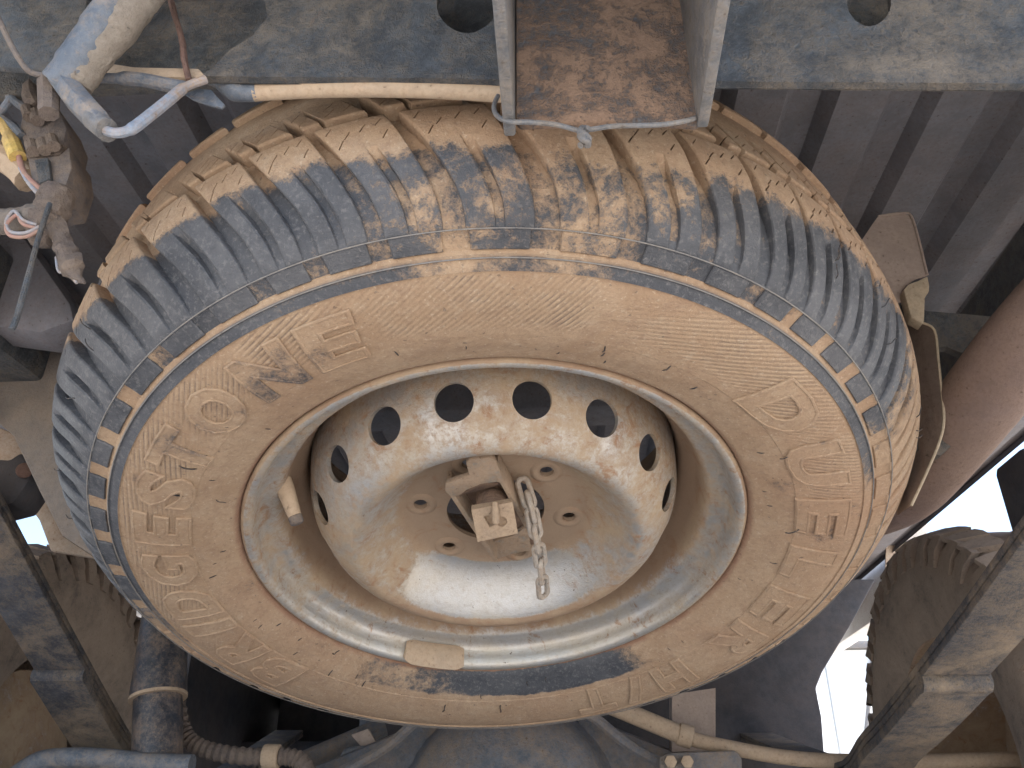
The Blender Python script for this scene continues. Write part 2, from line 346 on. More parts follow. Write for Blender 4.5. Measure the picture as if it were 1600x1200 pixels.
M_SHOCK = dusty('shock_paint', (.028, .034, .045), .22, scale=20, soft=.22, rough=.32, bump=.5, base2=(.055, .062, .078), spec=.6)
M_EXHAUST = dusty('exhaust_steel', (.20, .14, .13), .66, scale=9, soft=.3, rough=.5, bump=.5, dust=(.36, .245, .175), dust2=(.25, .155, .115), metal=.1, rust=.3)
M_SHIELD = dusty('shield_sheet', (.34, .27, .235), .7, scale=9, soft=.4, rough=.6, bump=.2, dust=(.52, .40, .31), dust2=(.40, .30, .245))
M_CREAM = dusty('cream_sheet', (.44, .37, .26), .5, scale=15, soft=.4, rough=.6, bump=.2, dust=(.55, .43, .27))
M_AXLE = dusty('axle_paint', (.095, .115, .145), .46, scale=12, soft=.18, rough=.5, bump=.8, dust=(.38, .29, .20), dust2=(.28, .2, .14))
M_DARK = dusty('dark_underbody', (.04, .044, .055), .35, scale=6, soft=.3, rough=.6, bump=.4, dust=(.17, .13, .11), dust2=(.12, .09, .08))
M_ROADTYRE = dusty('road_tyre_rubber', (.06, .06, .065), .80, scale=12, soft=.2, rough=.8, bump=.6, dust=(.48, .37, .28), dust2=(.38, .28, .21))
M_BODY = dusty('white_body_paint', (.72, .72, .70), .2, scale=4, soft=.3, rough=.3, bump=.05, base2=(.75, .75, .73), spec=.5)
M_ARCH = dusty('inner_arch', (.40, .36, .31), .6, scale=6, soft=.3, rough=.7, bump=.3)
M_CHAIN = dusty('galvanised_chain', (.36, .34, .31), .5, scale=60, soft=.25, rough=.45, bump=.5, dust=(.50, .40, .29), metal=.4)
M_BRACKET = dusty('bracket_steel', (.20, .21, .20), .78, scale=45, soft=.14, rough=.6, bump=.7, dust=(.44, .32, .21), dust2=(.36, .24, .155), base2=(.27, .30, .29))
M_BOLT = dusty('dusty_bolt', (.15, .10, .08), .7, scale=60, soft=.2, rough=.7, bump=1.0, dust=(.33, .21, .13), dust2=(.24, .14, .09))
M_NUT = dusty('crusted_nut', (.30, .22, .16), .85, scale=60, soft=.2, rough=.75, bump=.8, dust=(.55, .40, .26), dust2=(.44, .30, .19))
M_PLATEMUD = dusty('mud_crust', (.33, .29, .24), .8, scale=40, soft=.3, rough=.9, bump=1.2, dust=(.40, .335, .26), dust2=(.30, .24, .19))
M_STRAP = dusty('rusty_strap', (.12, .07, .055), .5, scale=40, soft=.3, rough=.8, bump=.8, dust=(.32, .18, .13), dust2=(.22, .11, .08), rust=.5)

M_HAIR = dusty('hair_rubber', (.016, .016, .02), .12, scale=40, soft=.2, rough=.6, bump=.1)
M_LINE = dusty('pale_flash', (.13, .135, .145), .40, scale=20, soft=.3, rough=.8, bump=.3, dust=(.46, .39, .30), dust2=(.30, .26, .22))
def ground_material():
    t = NT('dry_dirt'); p = t.node('NewGeometry').outputs['Position']
    n1 = t.noise(p, .35, 8, .6); n2 = t.noise(p, 6, 8, .7); n3 = t.noise(p, 90, 4, .7)
    c = t.mix(t.step(n1, .35, .65), (.42, .38, .33), (.54, .50, .45)); c = t.mix(t.math('MULTIPLY', n2, .5), c, (.36, .31, .26)); c = t.mix(t.step(n3, .6, .75), c, (.5, .45, .38))
    return t.out(c, .95, t.bump(n3, .6, .01, t.bump(n2, .6, .03)))
M_GROUND = ground_material()
def wall_material():
    t = NT('white_wall'); p = t.node('NewGeometry').outputs['Position']; n = t.noise(p, 1.5, 6, .6)
    return t.out(t.mix(n, (.72, .73, .72), (.82, .82, .80)), .7)
M_WALL = wall_material()

XO = -.13                                     # the truck's centre line stands a little to the left of the camera
# ------------------------------------------------------------------ the setting
def ground():
    n = 60; v, f = [], []
    def g(i):
        s = (i / n - .5) * 2; return math.copysign(abs(s) ** 3 * 400 + abs(s) * 4, s)
    for i in range(n + 1):
        for j in range(n + 1): v.append((g(i), g(j), .012 * mnoise.noise(Vector((g(i), g(j), 0)) * 1.3)))
    for i in range(n):
        for j in range(n): f.append((i * (n + 1) + j, (i + 1) * (n + 1) + j, (i + 1) * (n + 1) + j + 1, i * (n + 1) + j + 1))
    o = link('ground', mesh('ground', v, f, 60), M_GROUND); tag(o, kind='structure')
ground()

# ------------------------------------------------------------------ truck bed and body above (shades the underside)
BED = empty('truck_bed', (0, 1.3, .9), 'ribbed steel underside of the pickup load bed above the wheel', 'truck bed')
def bed():
    z0 = .90; x0, x1, y0, y1 = -1.06, .82, .18, 2.95; prof = []
    step = .095; x = x0
    while x < x1 - .01:
        prof += [(x, 0), (x + step * .48, 0), (x + step * .60, .016), (x + step * .88, .016)]; x += step
    prof.append((x1, 0)); n = len(prof)
    v = [(a, y0, z0 + b) for a, b in prof] + [(a, y1, z0 + b) for a, b in prof] + [(a, y0, z0 + b + .003) for a, b in prof] + [(a, y1, z0 + b + .003) for a, b in prof]
    f = [(i, i + 1, n + i + 1, n + i) for i in range(n - 1)] + [(2 * n + i, 2 * n + i + 1, 3 * n + i + 1, 3 * n + i) for i in range(n - 1)]
    f += [(i, i + 1, 2 * n + i + 1, 2 * n + i) for i in range(n - 1)]
    link('bed_floor', mesh('bed_floor', v, f), M_BED, BED)
    # cross sills carrying the floor
    for y in (1.12, 1.62, 2.2):
        MB().box((XO, y, .868), (.70, .035, .031)).build('cross_sill', M_BED, BED, bevel=.006)
    for s in (-1, 1):
        # outer side with the wheel opening cut out of it
        yc, zc, rr = 1.45, .40, (.60 if s < 0 else .80); th = .05
        prof = [(.18, .62), (.18, 1.32), (2.9, 1.32), (2.9, .80)]
        a1, a0 = math.asin((.80 - zc) / rr), math.pi - math.asin((.62 - zc) / rr)
        arc = [(yc + rr * math.cos(q), zc + rr * math.sin(q)) for q in [a1 + (a0 - a1) * k / 28 for k in range(29)]]
        poly = [(XO + s * .98, y, z) for y, z in prof + arc]
        MB().prism(poly, (s * th, 0, 0)).build('side_panel', M_BODY, BED, bevel=.004)
        # inner wheel arch: a curved shell over the road wheel
        n = 24; v, f = [], []
        for k in range(n + 1):
            a = R(4) + R(172) * k / n; ca, sa = math.cos(a), math.sin(a)
            for rr2 in (rr + .004, rr + .008):
                for xx in (.935, .982): v.append((XO + s * xx, yc + rr2 * ca, zc + rr2 * sa))
        for k in range(n):
            b = k * 4; c = b + 4
            f += [(b, b + 1, c + 1, c), (b + 2, b + 3, c + 3, c + 2), (b, b + 2, c + 2, c), (b + 1, b + 3, c + 3, c + 1)]
        link('arch_lip', mesh('arch_lip', v, f, 40), M_ARCH, BED)
        MB().box((XO + s * .83, 3.12 if s > 0 else 2.88, .60), (.012, .50 if s > 0 else .74, .32)).build('dark_side_sheet', M_DARK, BED, bevel=.004)  # added dark sheet, hides the pale inner side and the bright gap
    for s, xa, xb in ((-1, -1.08, -.80), (1, .59, .82)):
        MB().box(((xa + xb) / 2, 1.02, .40), ((xb - xa) / 2, .004, .19)).build('dark_panel', M_DARK, BED, bevel=.002)  # thin dark panel hanging behind each road wheel
    MB().prism([aty(a, b, 1.06) for a, b in [(-80, 636), (20, 676), (62, 758), (100, 838), (150, 872), (78, 860), (60, 812), (30, 770), (-80, 690)]], (0, .012, 0)).build('inner_fender', M_ARCH, BED, bevel=.003)
    MB().box((XO, .15, 1.06), (.98, .025, .24)).build('tailgate', M_BODY, BED, bevel=.01)
    MB().box((XO, 3.9, 1.25), (.9, .99, .62)).build('cab', M_BODY, BED, bevel=.08)
    MB().box((XO, 3.3, .50), (.84, .72, .02)).build('floor_pan', M_DARK, BED, bevel=.006)
bed()

# ------------------------------------------------------------------ frame: rear crossmember, rails, tow bracket
FRAME = empty('chassis', (0, .34, .7), 'blue grey steel rear crossmember and side rails of the chassis', 'chassis')
YW = .340
def crossmember():
    th = .005
    # main web, right of the big opening on the left
    pts = [(310, 119), (332, 106), (360, 77), (394, 56), (418, 27), (413, 0), (410, -90), (1700, -90), (1700, 131), (1400, 129), (1130, 127), (900, 126), (600, 121)]
    me = mesh('web', *prism_mesh([aty(a, b, YW) for a, b in pts], (0, th, 0)))
    cut = MB()
    def blob(pl): cut.prism([aty(a, b, YW) - Vector((0, .02, 0)) for a, b in pl], (0, .05, 0))
    def ell(cx, cy, rx, ry, n=28): return [(cx + rx * math.cos(2 * math.pi * k / n) * (1 + .05 * math.sin(3 * 2 * math.pi * k / n)), cy + ry * math.sin(2 * math.pi * k / n)) for k in range(n)]
    blob(ell(730, 0, 47, 52)); blob(ell(1358, -2, 34, 43))
    me = boolean(me, mesh('cut', cut.v, cut.f)); me.materials.clear(); shade(me, 30)
    link('web', me, M_FRAME, FRAME)
    # left piece of the web, the deeper inner wall seen through the opening, bottom flange, upper flange
    MB().prism([aty(a, b, YW) for a, b in [(-90, -90), (150, -90), (140, -20), (128, 40), (112, 82), (118, 112), (60, 108), (-90, 96)]], (0, th, 0)).build('gusset', M_FRAME, FRAME, bevel=.001)
    inner = aty(-120, -150, YW); inner2 = aty(1720, 110, YW)
    zb = aty(800, 122, YW).z; zt = zb + .16
    MB().box((.0, YW + .06, (zb + .072 + zt) / 2), (.62, .003, (zt - zb - .072) / 2)).build('inner_wall', M_FRAME, FRAME)
    lip = MB(); xs = [aty(px, 119, YW).x for px in (95, 200, 310, 500, 780, 1100, 1400, 1700)]; zs = [aty(px, py, YW).z for px, py in ((95, 112), (200, 117), (310, 119), (500, 121), (780, 125), (1100, 127), (1400, 130), (1700, 132))]
    for i in range(len(xs) - 1):
        lip.add([(xs[i], YW + .0055, zs[i]), (xs[i + 1], YW + .0055, zs[i + 1]), (xs[i + 1], YW + .022, zs[i + 1] + .019), (xs[i], YW + .022, zs[i] + .019),
                 (xs[i], YW + .0055, zs[i] + .004), (xs[i + 1], YW + .0055, zs[i + 1] + .004), (xs[i + 1], YW + .022, zs[i + 1] + .023), (xs[i], YW + .022, zs[i] + .023)],
                [(0, 1, 2, 3), (4, 5, 6, 7), (0, 1, 5, 4), (2, 3, 7, 6)])
    lip.build('bottom_flange', M_FRAME, FRAME)
    fl = MB().prism([aty(a, b, YW - .001) for a, b in [(112, 82), (150, 95), (210, 104), (310, 106), (320, 117), (310, 121), (200, 119), (105, 113)]], (0, .006, 0))
    fl.build('opening_lip', M_TAN, FRAME, bevel=.0012)
    MB().box((0, YW + .05, zt + .003), (.62, .055, .003)).build('top_flange', M_FRAME, FRAME)
def prism_mesh(poly, off):
    m = MB().prism(poly, off); return m.v, m.f
crossmember()
def tow_bracket():
    # rusty centre plate standing a little proud of the web, and two longitudinal side plates
    YP = .331
    me_pts = [(806, -90), (1092, -90), (1094, 100), (1098, 186), (1090, 192), (1040, 189), (950, 188), (880, 190), (812, 192), (806, 186)]
    MB().prism([aty(a, b, YP) for a, b in me_pts], (0, .006, 0)).build('centre_plate', M_RUSTPLATE, FRAME, bevel=.0015)
    zb = aty(800, 218, .335).z
    # side plates: vertical sheets that run fore and aft, lower edge towards the camera
    xl = aty(798, 218, .335).x
    def side(x, th, zend, tip):
        prof = [(.16, zb + .012), (.327, zb + .001), (.334, zb + .0015), (.3375, zb + .006), (.338, zb + .03), (.338, zb + .16), (.16, zb + .16)]
        MB().prism([(x, y, z) for y, z in prof], (th, 0, 0)).build('side_plate', M_PLATE, FRAME, bevel=.0012)
    side(xl - .0035, .0062, 0, 0)
    xr = aty(1108, 218, .335).x
    side(xr - .006, .0062, 0, 0)
tow_bracket()
def rails():
    # left rail: dusty hanger plate with a folded lower edge, seen beside the tyre
    Y = .80
    pl = [(-120, 498), (20, 512), (110, 503), (190, 500), (330, 520), (330, 900), (215, 905), (150, 872), (96, 836), (60, 765), (20, 680), (-120, 560)]
    MB().prism([aty(a, b, Y) for a, b in pl], (0, .012, 0)).build('hanger_plate', M_SPRINGDUST, FRAME, bevel=.002)
    # shaded underside above that plate
    MB().prism([aty(a, b, Y) for a, b in [(-120, 498), (20, 512), (110, 503), (190, 500), (330, 520)]] , (0, .0, .0)) if False else None
    # right rail end with a round hole
    pr = [(1380, 470), (1450, 486), (1600, 499), (1760, 512), (1760, 560), (1560, 630), (1470, 712), (1380, 690)]
    me = mesh('rail_end_plate', *prism_mesh([aty(a, b, .74) for a, b in pr], (0, .01, 0)))
    hole = [(1450, 545), (1480, 542), (1506, 553), (1516, 566), (1508, 580), (1488, 592), (1462, 596), (1450, 592)]
    cut = MB().prism([aty(a, b, .74) - Vector((0, .02, 0)) for a, b in hole], (0, .06, 0)); me = boolean(me, mesh('cut', cut.v, cut.f)); me.materials.clear(); shade(me, 30)
    link('rail_end_plate', me, M_FRAME, FRAME)
    for s in (-1, 1):
        # the long side rails run forward over the axle
        z0, z1 = .735, .855; xa, xb = .455, .535
        if s > 0: xa, xb = .61, .69
        prof = [(.50, z0), (.50, z1), (3.6, z1 - .12), (3.6, z0 - .12), (2.2, z0), (1.2, z0 + .03)]
        MB().prism([(XO + s * xa, y, z) for y, z in prof], (s * (xb - xa), 0, 0)).build('side_rail', M_FRAME, FRAME, bevel=.006)
M_SPRINGDUST = dusty('hanger_dust', (.10, .095, .095), .58, scale=9, soft=.25, rough=.7, bump=.8, dust=(.31, .245, .18), dust2=(.20, .15, .115))
rails()

# ------------------------------------------------------------------ spare wheel: tyre casing
def dense(prof, d):
    out = []
    for (a, b), (c, e) in zip(prof, prof[1:]):
        n = max(1, int(math.hypot(c - a, e - b) / d))
        out += [(a + (c - a) * k / n, b + (e - b) * k / n) for k in range(n)]
    return out + [prof[-1]]
# outer skin that the tread blocks follow, as a curve in (r, z)
SK = [(.3365, -.0110), (.3440, -.0060), (.3520, .0010), (.3600, .0095), (.3680, .0195), (.3745, .0300), (.3790, .0400), (.3818, .0510), (.3832, .0620), (.3838, .0750), (.3842, .1015)]
def skin_table():
    d = dense(SK, .001); L = [0]
    for a, b in zip(d, d[1:]): L.append(L[-1] + math.hypot(b[0] - a[0], b[1] - a[1]))
    return d, L
SKD, SKL = skin_table()
def skin(s):
    for i in range(len(SKL) - 1):
        if SKL[i + 1] >= s or i == len(SKL) - 2:
            t = (s - SKL[i]) / (SKL[i + 1] - SKL[i]); a, b = SKD[i], SKD[i + 1]
            tx, tz = b[0] - a[0], b[1] - a[1]; l = math.hypot(tx, tz)
            return a[0] + tx * t, a[1] + tz * t, tz / l, -tx / l          # point and outward normal
def on_skin(s, ang, depth):
    r, z, nr, nz = skin(s); r -= nr * depth; z -= nz * depth
    return Vector((r * math.cos(ang), r * math.sin(ang), z))
def full_depth(s):
    q = max(0.0, min(1.0, s / .060)); return .0013 + .0095 * q ** 1.15
LOWER = [(.2175, .010), (.2215, .003), (.2240, -.0015), (.2275, -.0045), (.2310, -.0060), (.2360, -.0085), (.2440, -.0128), (.2530, -.0162), (.2570, -.0172), (.2578, -.0180), (.2700, -.0206), (.2850, -.0222),
         (.2980, -.0222), (.3060, -.0212), (.3110, -.0198), (.3117, -.0210), (.3150, -.0197), (.3185, -.0178), (.3193, -.0180), (.3202, -.0177), (.3207, -.0150), (.3225, -.0128), (.3300, -.0106)]
for k_ in range(0, 25):
    q_ = on_skin(k_ * .0046, 0, full_depth(k_ * .0046)); LOWER.append((q_.x, q_.z))
LOWER.append((.3738, .1015))
ZMID = .1015
def sidewall_z(r):
    for (a, b), (c, d) in zip(LOWER, LOWER[1:]):
        if a <= r <= c: return b + (d - b) * (r - a) / (c - a)
    return -.02
prof = dense(LOWER, .004); prof = prof + [(r + .0058 * max(0, min(1, (r - .345) / .02)) * max(0, min(1, (ZMID - z) / .02)), 2 * ZMID - z) for r, z in prof[-2::-1]]
me = lathe('tyre', prof, 288, smooth=28)
TYRE = bpy.data.objects.new('tyre', me); COL.objects.link(TYRE); TYRE.parent = WHEEL; me.materials.append(M_CASING)
def wchild(name, me, parent, mat=None):
    o = bpy.data.objects.new(name, me); COL.objects.link(o); o.parent = parent
    if mat is not None and len(me.materials) == 0: me.materials.append(mat)
    return o

S_SH0, S_SH1 = 0.0, .0885
def slant(s, k):
    q = max(0, s) / S_SH1; return -k * (q ** 1.6)
def grid_block(cols, rows, ang_of):
    """closed block: top grid and bottom grid. cols: (offset deg, depth), rows: (s, depth)"""
    nc, nr = len(cols), len(rows); v, f = [], []
    for (s, dr) in rows:
        for (c, dc) in cols:
            d = max(dr, dc(s) if callable(dc) else dc); v.append(on_skin(s, ang_of(s, c), d))
    for (s, dr) in rows:
        for (c, dc) in cols: v.append(on_skin(s, ang_of(s, c), full_depth(s) + .0012))
    B = nc * nr
    for i in range(nr - 1):
        for j in range(nc - 1):
            a = i * nc + j; f.append((a, a + 1, a + nc + 1, a + nc)); f.append((B + a, B + a + nc, B + a + nc + 1, B + a + 1))
    for i in range(nr - 1):
        a = i * nc; f.append((a, a + nc, B + a + nc, B + a)); a = i * nc + nc - 1; f.append((a + nc, a, B + a, B + a + nc))
    for j in range(nc - 1):
        f.append((j + 1, j, B + j, B + j + 1)); a = (nr - 1) * nc + j; f.append((a, a + 1, B + a + 1, B + a))
    return v, f
def sipe_cut(mb, s, ang, tilt, length, width=.0010, depth=.006):
    r, z, nr, nz = skin(s); c = Vector((r * math.cos(ang), r * math.sin(ang), z))
    n = Vector((nr * math.cos(ang), nr * math.sin(ang), nz)); tang = Vector((-math.sin(ang), math.cos(ang), 0)); g = n.cross(tang)
    a = (g * math.cos(tilt) + tang * math.sin(tilt)).normalized(); b = n.cross(a)
    M = Matrix((a, b, n)).transposed(); mb.box(c, (length / 2, width / 2, depth), M)
def shoulder_mesh(pitch):
    h = pitch * .375; K = R(5.4)
    def ang_of(s, c):
        q = s / S_SH1; w = 1.0 + .22 * max(0, q - .35)                  # blocks widen towards the tread face
        return R(c) * w + slant(s, K) + R(.15) * math.sin(q * 7)
    sd = lambda s: .0068 * (1 - max(0, min(1, (s - .050) / .008))) * max(.15, min(1, s / .02)) if s < .060 else 0.0
    e = .28; sw = .50
    cols = [(-h, .0016), (-h + .10, .0005), (-h + e, 0), (-h * .6, 0), (-sw - .30, 0), (-sw - .06, lambda s: sd(s) * .15), (-sw + .08, sd), (sw - .08, sd), (sw + .06, lambda s: sd(s) * .15), (sw + .30, 0), (h * .6, 0), (h - e, 0), (h - .10, .0005), (h, .0016)]
    rows = [(S_SH0, .0009), (.0006, .0003), (.0014, 0)] + [(.0014 + (S_SH1 - .0028) * k / 22, 0) for k in range(1, 22)] + [(S_SH1 - .0014, 0), (S_SH1 - .0005, .0005), (S_SH1, .0016)]
    me = mesh('shoulder_block', *grid_block(cols, rows, ang_of))
    cut = MB()
    for (s, c, t) in ((.066, -h * .70, .45), (.073, -h * .36, .5), (.081, -h * .72, .45), (.077, h * .16, .5), (.068, h * .62, .45), (.080, h * .66, .5)):
        sipe_cut(cut, s, ang_of(s, c), t, .0075)
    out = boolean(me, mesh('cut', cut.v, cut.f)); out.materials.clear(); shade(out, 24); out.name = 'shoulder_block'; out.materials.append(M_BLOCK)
    return out
def centre_mesh(pitch):
    h = pitch * .40; K = R(5.4); s0, s1 = S_SH1 + .0085, S_SH1 + .0085 + .0265
    sm = (s0 + s1) / 2
    def ang_of(s, c): return R(c) + slant(S_SH1, K) - R(2.2) * (s - s0) / .02 - R(pitch * .18)
    cols = [(-h, .0016), (-h + .1, .0005), (-h + .3, 0), (-h * .45, 0), (-h * .40, .0055), (-h * .30, .0055), (-h * .25, 0), (h * .3, 0), (h - .3, 0), (h - .1, .0005), (h, .0016)]
    rows = [(s0, .0016), (s0 + .0005, .0005), (s0 + .0014, 0)] + [(s0 + (s1 - s0) * k / 6, 0) for k in range(1, 6)] + [(s1 - .0014, 0), (s1 - .0005, .0005), (s1, .0016)]
    me = mesh('centre_block', *grid_block(cols, rows, ang_of)); cut = MB()
    for (q, c, t) in ((.3, -.75, .6), (.7, -.7, .6), (.35, .15, .6), (.7, .35, .6), (.4, .75, .6)):
        s = s0 + q * (s1 - s0); sipe_cut(cut, s, ang_of(s, h * c), t, .010)
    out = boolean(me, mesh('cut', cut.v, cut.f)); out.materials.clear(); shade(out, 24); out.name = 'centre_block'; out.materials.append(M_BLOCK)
    return out
def lug_mesh(pitch):
    """low block of the ring between the dark band and the shoulder"""
    h = pitch * .335; pts = [(.3232, .0), (.3236, .4), (.3350, .4), (.3354, .0)]
    v, f = [], []; na = 8; rr = [(.3226, 0.0), (.3231, .0020), (.3238, .0026), (.3295, .0028), (.3352, .0024), (.3359, .0018), (.3363, 0.0)]
    ca = [(-h, 0.0), (-h, .75), (-h + .14, 1)] + [(-h + .14 + (2 * h - .28) * k / na, 1) for k in range(1, na)] + [(h - .14, 1), (h, .75), (h, 0.0)]
    for a, q in ca:
        for r, hh in rr: v.append((r * math.cos(R(a)), r * math.sin(R(a)), sidewall_z(r) + .0008 - hh * q))
    n = len(rr)
    for i in range(len(ca) - 1):
        for k in range(n - 1): f.append((i * n + k, (i + 1) * n + k, (i + 1) * n + k + 1, i * n + k + 1))
    me = mesh('lower_lug', v, f, 28); me.materials.append(M_BLOCK); return me
# pitch boundaries read round the tyre in degrees (recess centres)
SEQ = [-176.9, -168.5, -160.7, -153.7, -146.7, -138.2, -130.0, -121.6, -113.4, -106.5, -99.3, -91.2, -81.3, -71.7, -63.5, -55.9, -49.4, -43.2, -36.4, -29.4, -22.1, -14.6]
rest = 173.4 + 14.6; k = [7.2, 7.2, 8.3, 9.6, 8.3, 7.2, 6.9, 7.2, 8.3, 7.2, 9.6, 8.3, 7.2, 6.9, 7.2, 8.3, 9.6, 8.3, 7.2, 6.9, 8.3, 8.3, 7.2, 7.2]
sc_ = rest / sum(k); a = -14.6
for q in k: a += q * sc_; SEQ.append(a)
SEQ[-1] = 173.4
PITCHES = (6.7, 7.4, 8.3, 9.6)
SH = {p: shoulder_mesh(p) for p in PITCHES}; CE = {p: centre_mesh(p) for p in PITCHES}; LU = {p: lug_mesh(p) for p in PITCHES}
N = len(SEQ)
for i in range(N):
    a0 = SEQ[i]; a1 = SEQ[(i + 1) % N] + (360 if i == N - 1 else 0); c = (a0 + a1) / 2; w = a1 - a0
    p = min(PITCHES, key=lambda q: abs(q - w))
    o = wchild('shoulder_block', SH[p], TYRE); o.rotation_euler.z = R(c)
    o = wchild('lower_lug', LU[p], TYRE); o.rotation_euler.z = R(c)
    o = wchild('centre_block', CE[p], TYRE); o.rotation_euler.z = R(c)
    # the far shoulder row is the same block turned over
    o = wchild('shoulder_block', SH[p], TYRE)
    o.matrix_basis = Matrix.Rotation(R(c - 15.5), 4, 'Z') @ Matrix.Translation((0, 0, 2 * ZMID)) @ Matrix.Rotation(math.pi, 4, 'X')

# thin pale mould flash lines that run round the shoulder
for r_, z_ in ((.3368, -.0116), (.3198, -.0182)):
    ln = lathe('mould_line', [(r_ + .0005 * math.cos(R(60 * k_)), z_ + .0005 * math.sin(R(60 * k_))) for k_ in range(6)], 288, closed=True, smooth=80)
    wchild('mould_line', ln, TYRE, M_LINE)
# raised lettering on the sidewall
def glyph(ch, width, height, bead):
    cu = bpy.data.curves.new('glyph', 'FONT'); cu.body = ch; cu.size = 1.0; cu.offset = .042; cu.resolution_u = 3; cu.align_x = 'LEFT'
    ob = bpy.data.objects.new('glyph', cu); COL.objects.link(ob)
    def grab():
        dg = bpy.context.evaluated_depsgraph_get(); dg.update(); return bpy.data.meshes.new_from_object(ob.evaluated_get(dg))
    cu.extrude = .022; cu.bevel_depth = .016; cu.bevel_resolution = 1
    m1 = grab(); cu.extrude = 0; cu.fill_mode = 'NONE'; cu.bevel_depth = .020; m2 = grab();
    bpy.data.objects.remove(ob)
    bm = bmesh.new(); bm.from_mesh(m2)
    for v in bm.verts: v.co.z += .040
    bm.from_mesh(m1)
    bmesh.ops.delete(bm, geom=[fc for fc in bm.faces if fc.calc_center_median().z < -.03], context='FACES')
    bmesh.ops.triangulate(bm, faces=bm.faces)
    bmesh.ops.subdivide_edges(bm, edges=[e for e in bm.edges if e.calc_length() > .25], cuts=2, use_grid_fill=True)
    # outline bead along the front edge: raised rim round each letter
    xs = [v.co.x for v in bm.verts]; ys = [v.co.y for v in bm.verts]
    x0, x1, y0, y1 = min(xs), max(xs), min(ys), max(ys)
    out = [(((v.co.x - x0) / (x1 - x0) - .5) * width, ((v.co.y - y0) / (y1 - y0)) * height, v.co.z) for v in bm.verts]
    faces = [tuple(v.index for v in fc.verts) for fc in bm.faces]; bm.free(); return out, faces
def letter(ch, theta, wdeg, r0=.2565, hh=.0445, lean=.006):
    v, f = glyph(ch, 1.0, hh, 0); out = []
    for x, y, z in v:
        r = r0 + y; ang = R(theta + x * wdeg) + lean * (y / hh - .5) / .28
        out.append((r * math.cos(ang), r * math.sin(ang), sidewall_z(r) - .0002 - max(0, z) / .038 * .0012))
    me = mesh('raised_letter', out, f, 25); me.materials.append(M_LETTER)
    wchild('raised_letter', me, TYRE)
for ch, th, w in zip('BRIDGESTONE', (146.4, 157.4, 166.0, 174.6, 185.4, 196.9, 207.3, 217.2, 228.4, 239.9, 250.6), (9.2, 9.2, 4.2, 9.2, 9.2, 8.4, 8.6, 8.8, 9.2, 9.2, 8.4)): letter(ch, th, w)
for ch, th, w in zip('DUELER', (-38.1, -22.6, -8.0, 6.2, 20.2, 34.5), (12.0, 11.5, 10.5, 10, 10.5, 11.5)): letter(ch, th, w, lean=.010)
for ch, th, w in zip('H/T', (52.0, 61.5, 71.0), (8.5, 6.0, 8.5)): letter(ch, th, w)

# little rubber vent hairs left by the mould
hm = MB(); hm.tube(smooth_path([(0, 0, .0008), (.003, .0004, -.0014), (.0075, -.0003, -.0016), (.0105, .0008, -.0012)], 3), [.00042] * 9 + [.0003], 5)
hair = mesh('vent_hair', hm.v, hm.f, 40); hair.materials.append(M_HAIR)
rh = random.Random(3)
for i in range(46):
    th = rh.uniform(0, 360); r = rh.choice([.2335, .241, .2475, .262]) + rh.uniform(-.002, .002)
    o = wchild('vent_hair', hair, TYRE); a = R(th)
    o.matrix_basis = Matrix.Translation((r * math.cos(a), r * math.sin(a), sidewall_z(r) - .0002)) @ Matrix.Rotation(a + rh.choice([0, 0, math.pi]) + rh.uniform(-.25, .25), 4, 'Z') @ Matrix.Scale(rh.uniform(.7, 1.5), 4)
for i in range(16):
    th = rh.choice([rh.uniform(165, 225), rh.uniform(-50, 0)]); s = rh.uniform(.03, .05); v = on_skin(s, R(th), -.0002)
    o = wchild('vent_hair', hair, TYRE); o.matrix_basis = Matrix.Translation(v) @ Matrix.Rotation(R(th), 4, 'Z') @ Matrix.Rotation(R(-45), 4, 'Y') @ Matrix.Rotation(rh.uniform(-1, 1), 4, 'Z')

# ------------------------------------------------------------------ rim
rp = [(.2150, .0135), (.2185, .0085), (.2208, .0045), (.2214, .0012), (.2200, -.0012), (.2172, -.0022), (.2140, -.0012), (.2118, .0022), (.2105, .0085), (.2092, .0150), (.2062, .0198), (.2010, .0222), (.1962, .0240),
      (.1930, .0262), (.1905, .0310), (.1885, .0390), (.1860, .0500), (.1815, .0600), (.1775, .0660), (.1752, .0720), (.1745, .1000), (.1760, .1250), (.1850, .1400), (.1950, .1650), (.2040, .1780), (.2090, .1850), (.2120, .2000), (.2200, .2045)]
rd = dense(rp, .0035); back = [(r + .0032, z + .0015) for r, z in rd[::-1]]
RIM = wchild('rim', lathe('rim', rd, 256, smooth=50), WHEEL, M_RIM)
dp = [(.1740, .0960), (.1728, .0780), (.1708, .0600), (.1682, .0460), (.1640, .0345), (.1587, .0252), (.1520, .0152), (.1450, .0075), (.1385, .0022), (.1325, -.0014), (.1270, -.0026), (.1215, -.0008), (.1165, .0036), (.1110, .0100),
      (.1050, .0178), (.0985, .0258), (.0915, .0325), (.0845, .0370), (.0765, .0390), (.0620, .0395), (.0460, .0395), (.0380, .0395)]
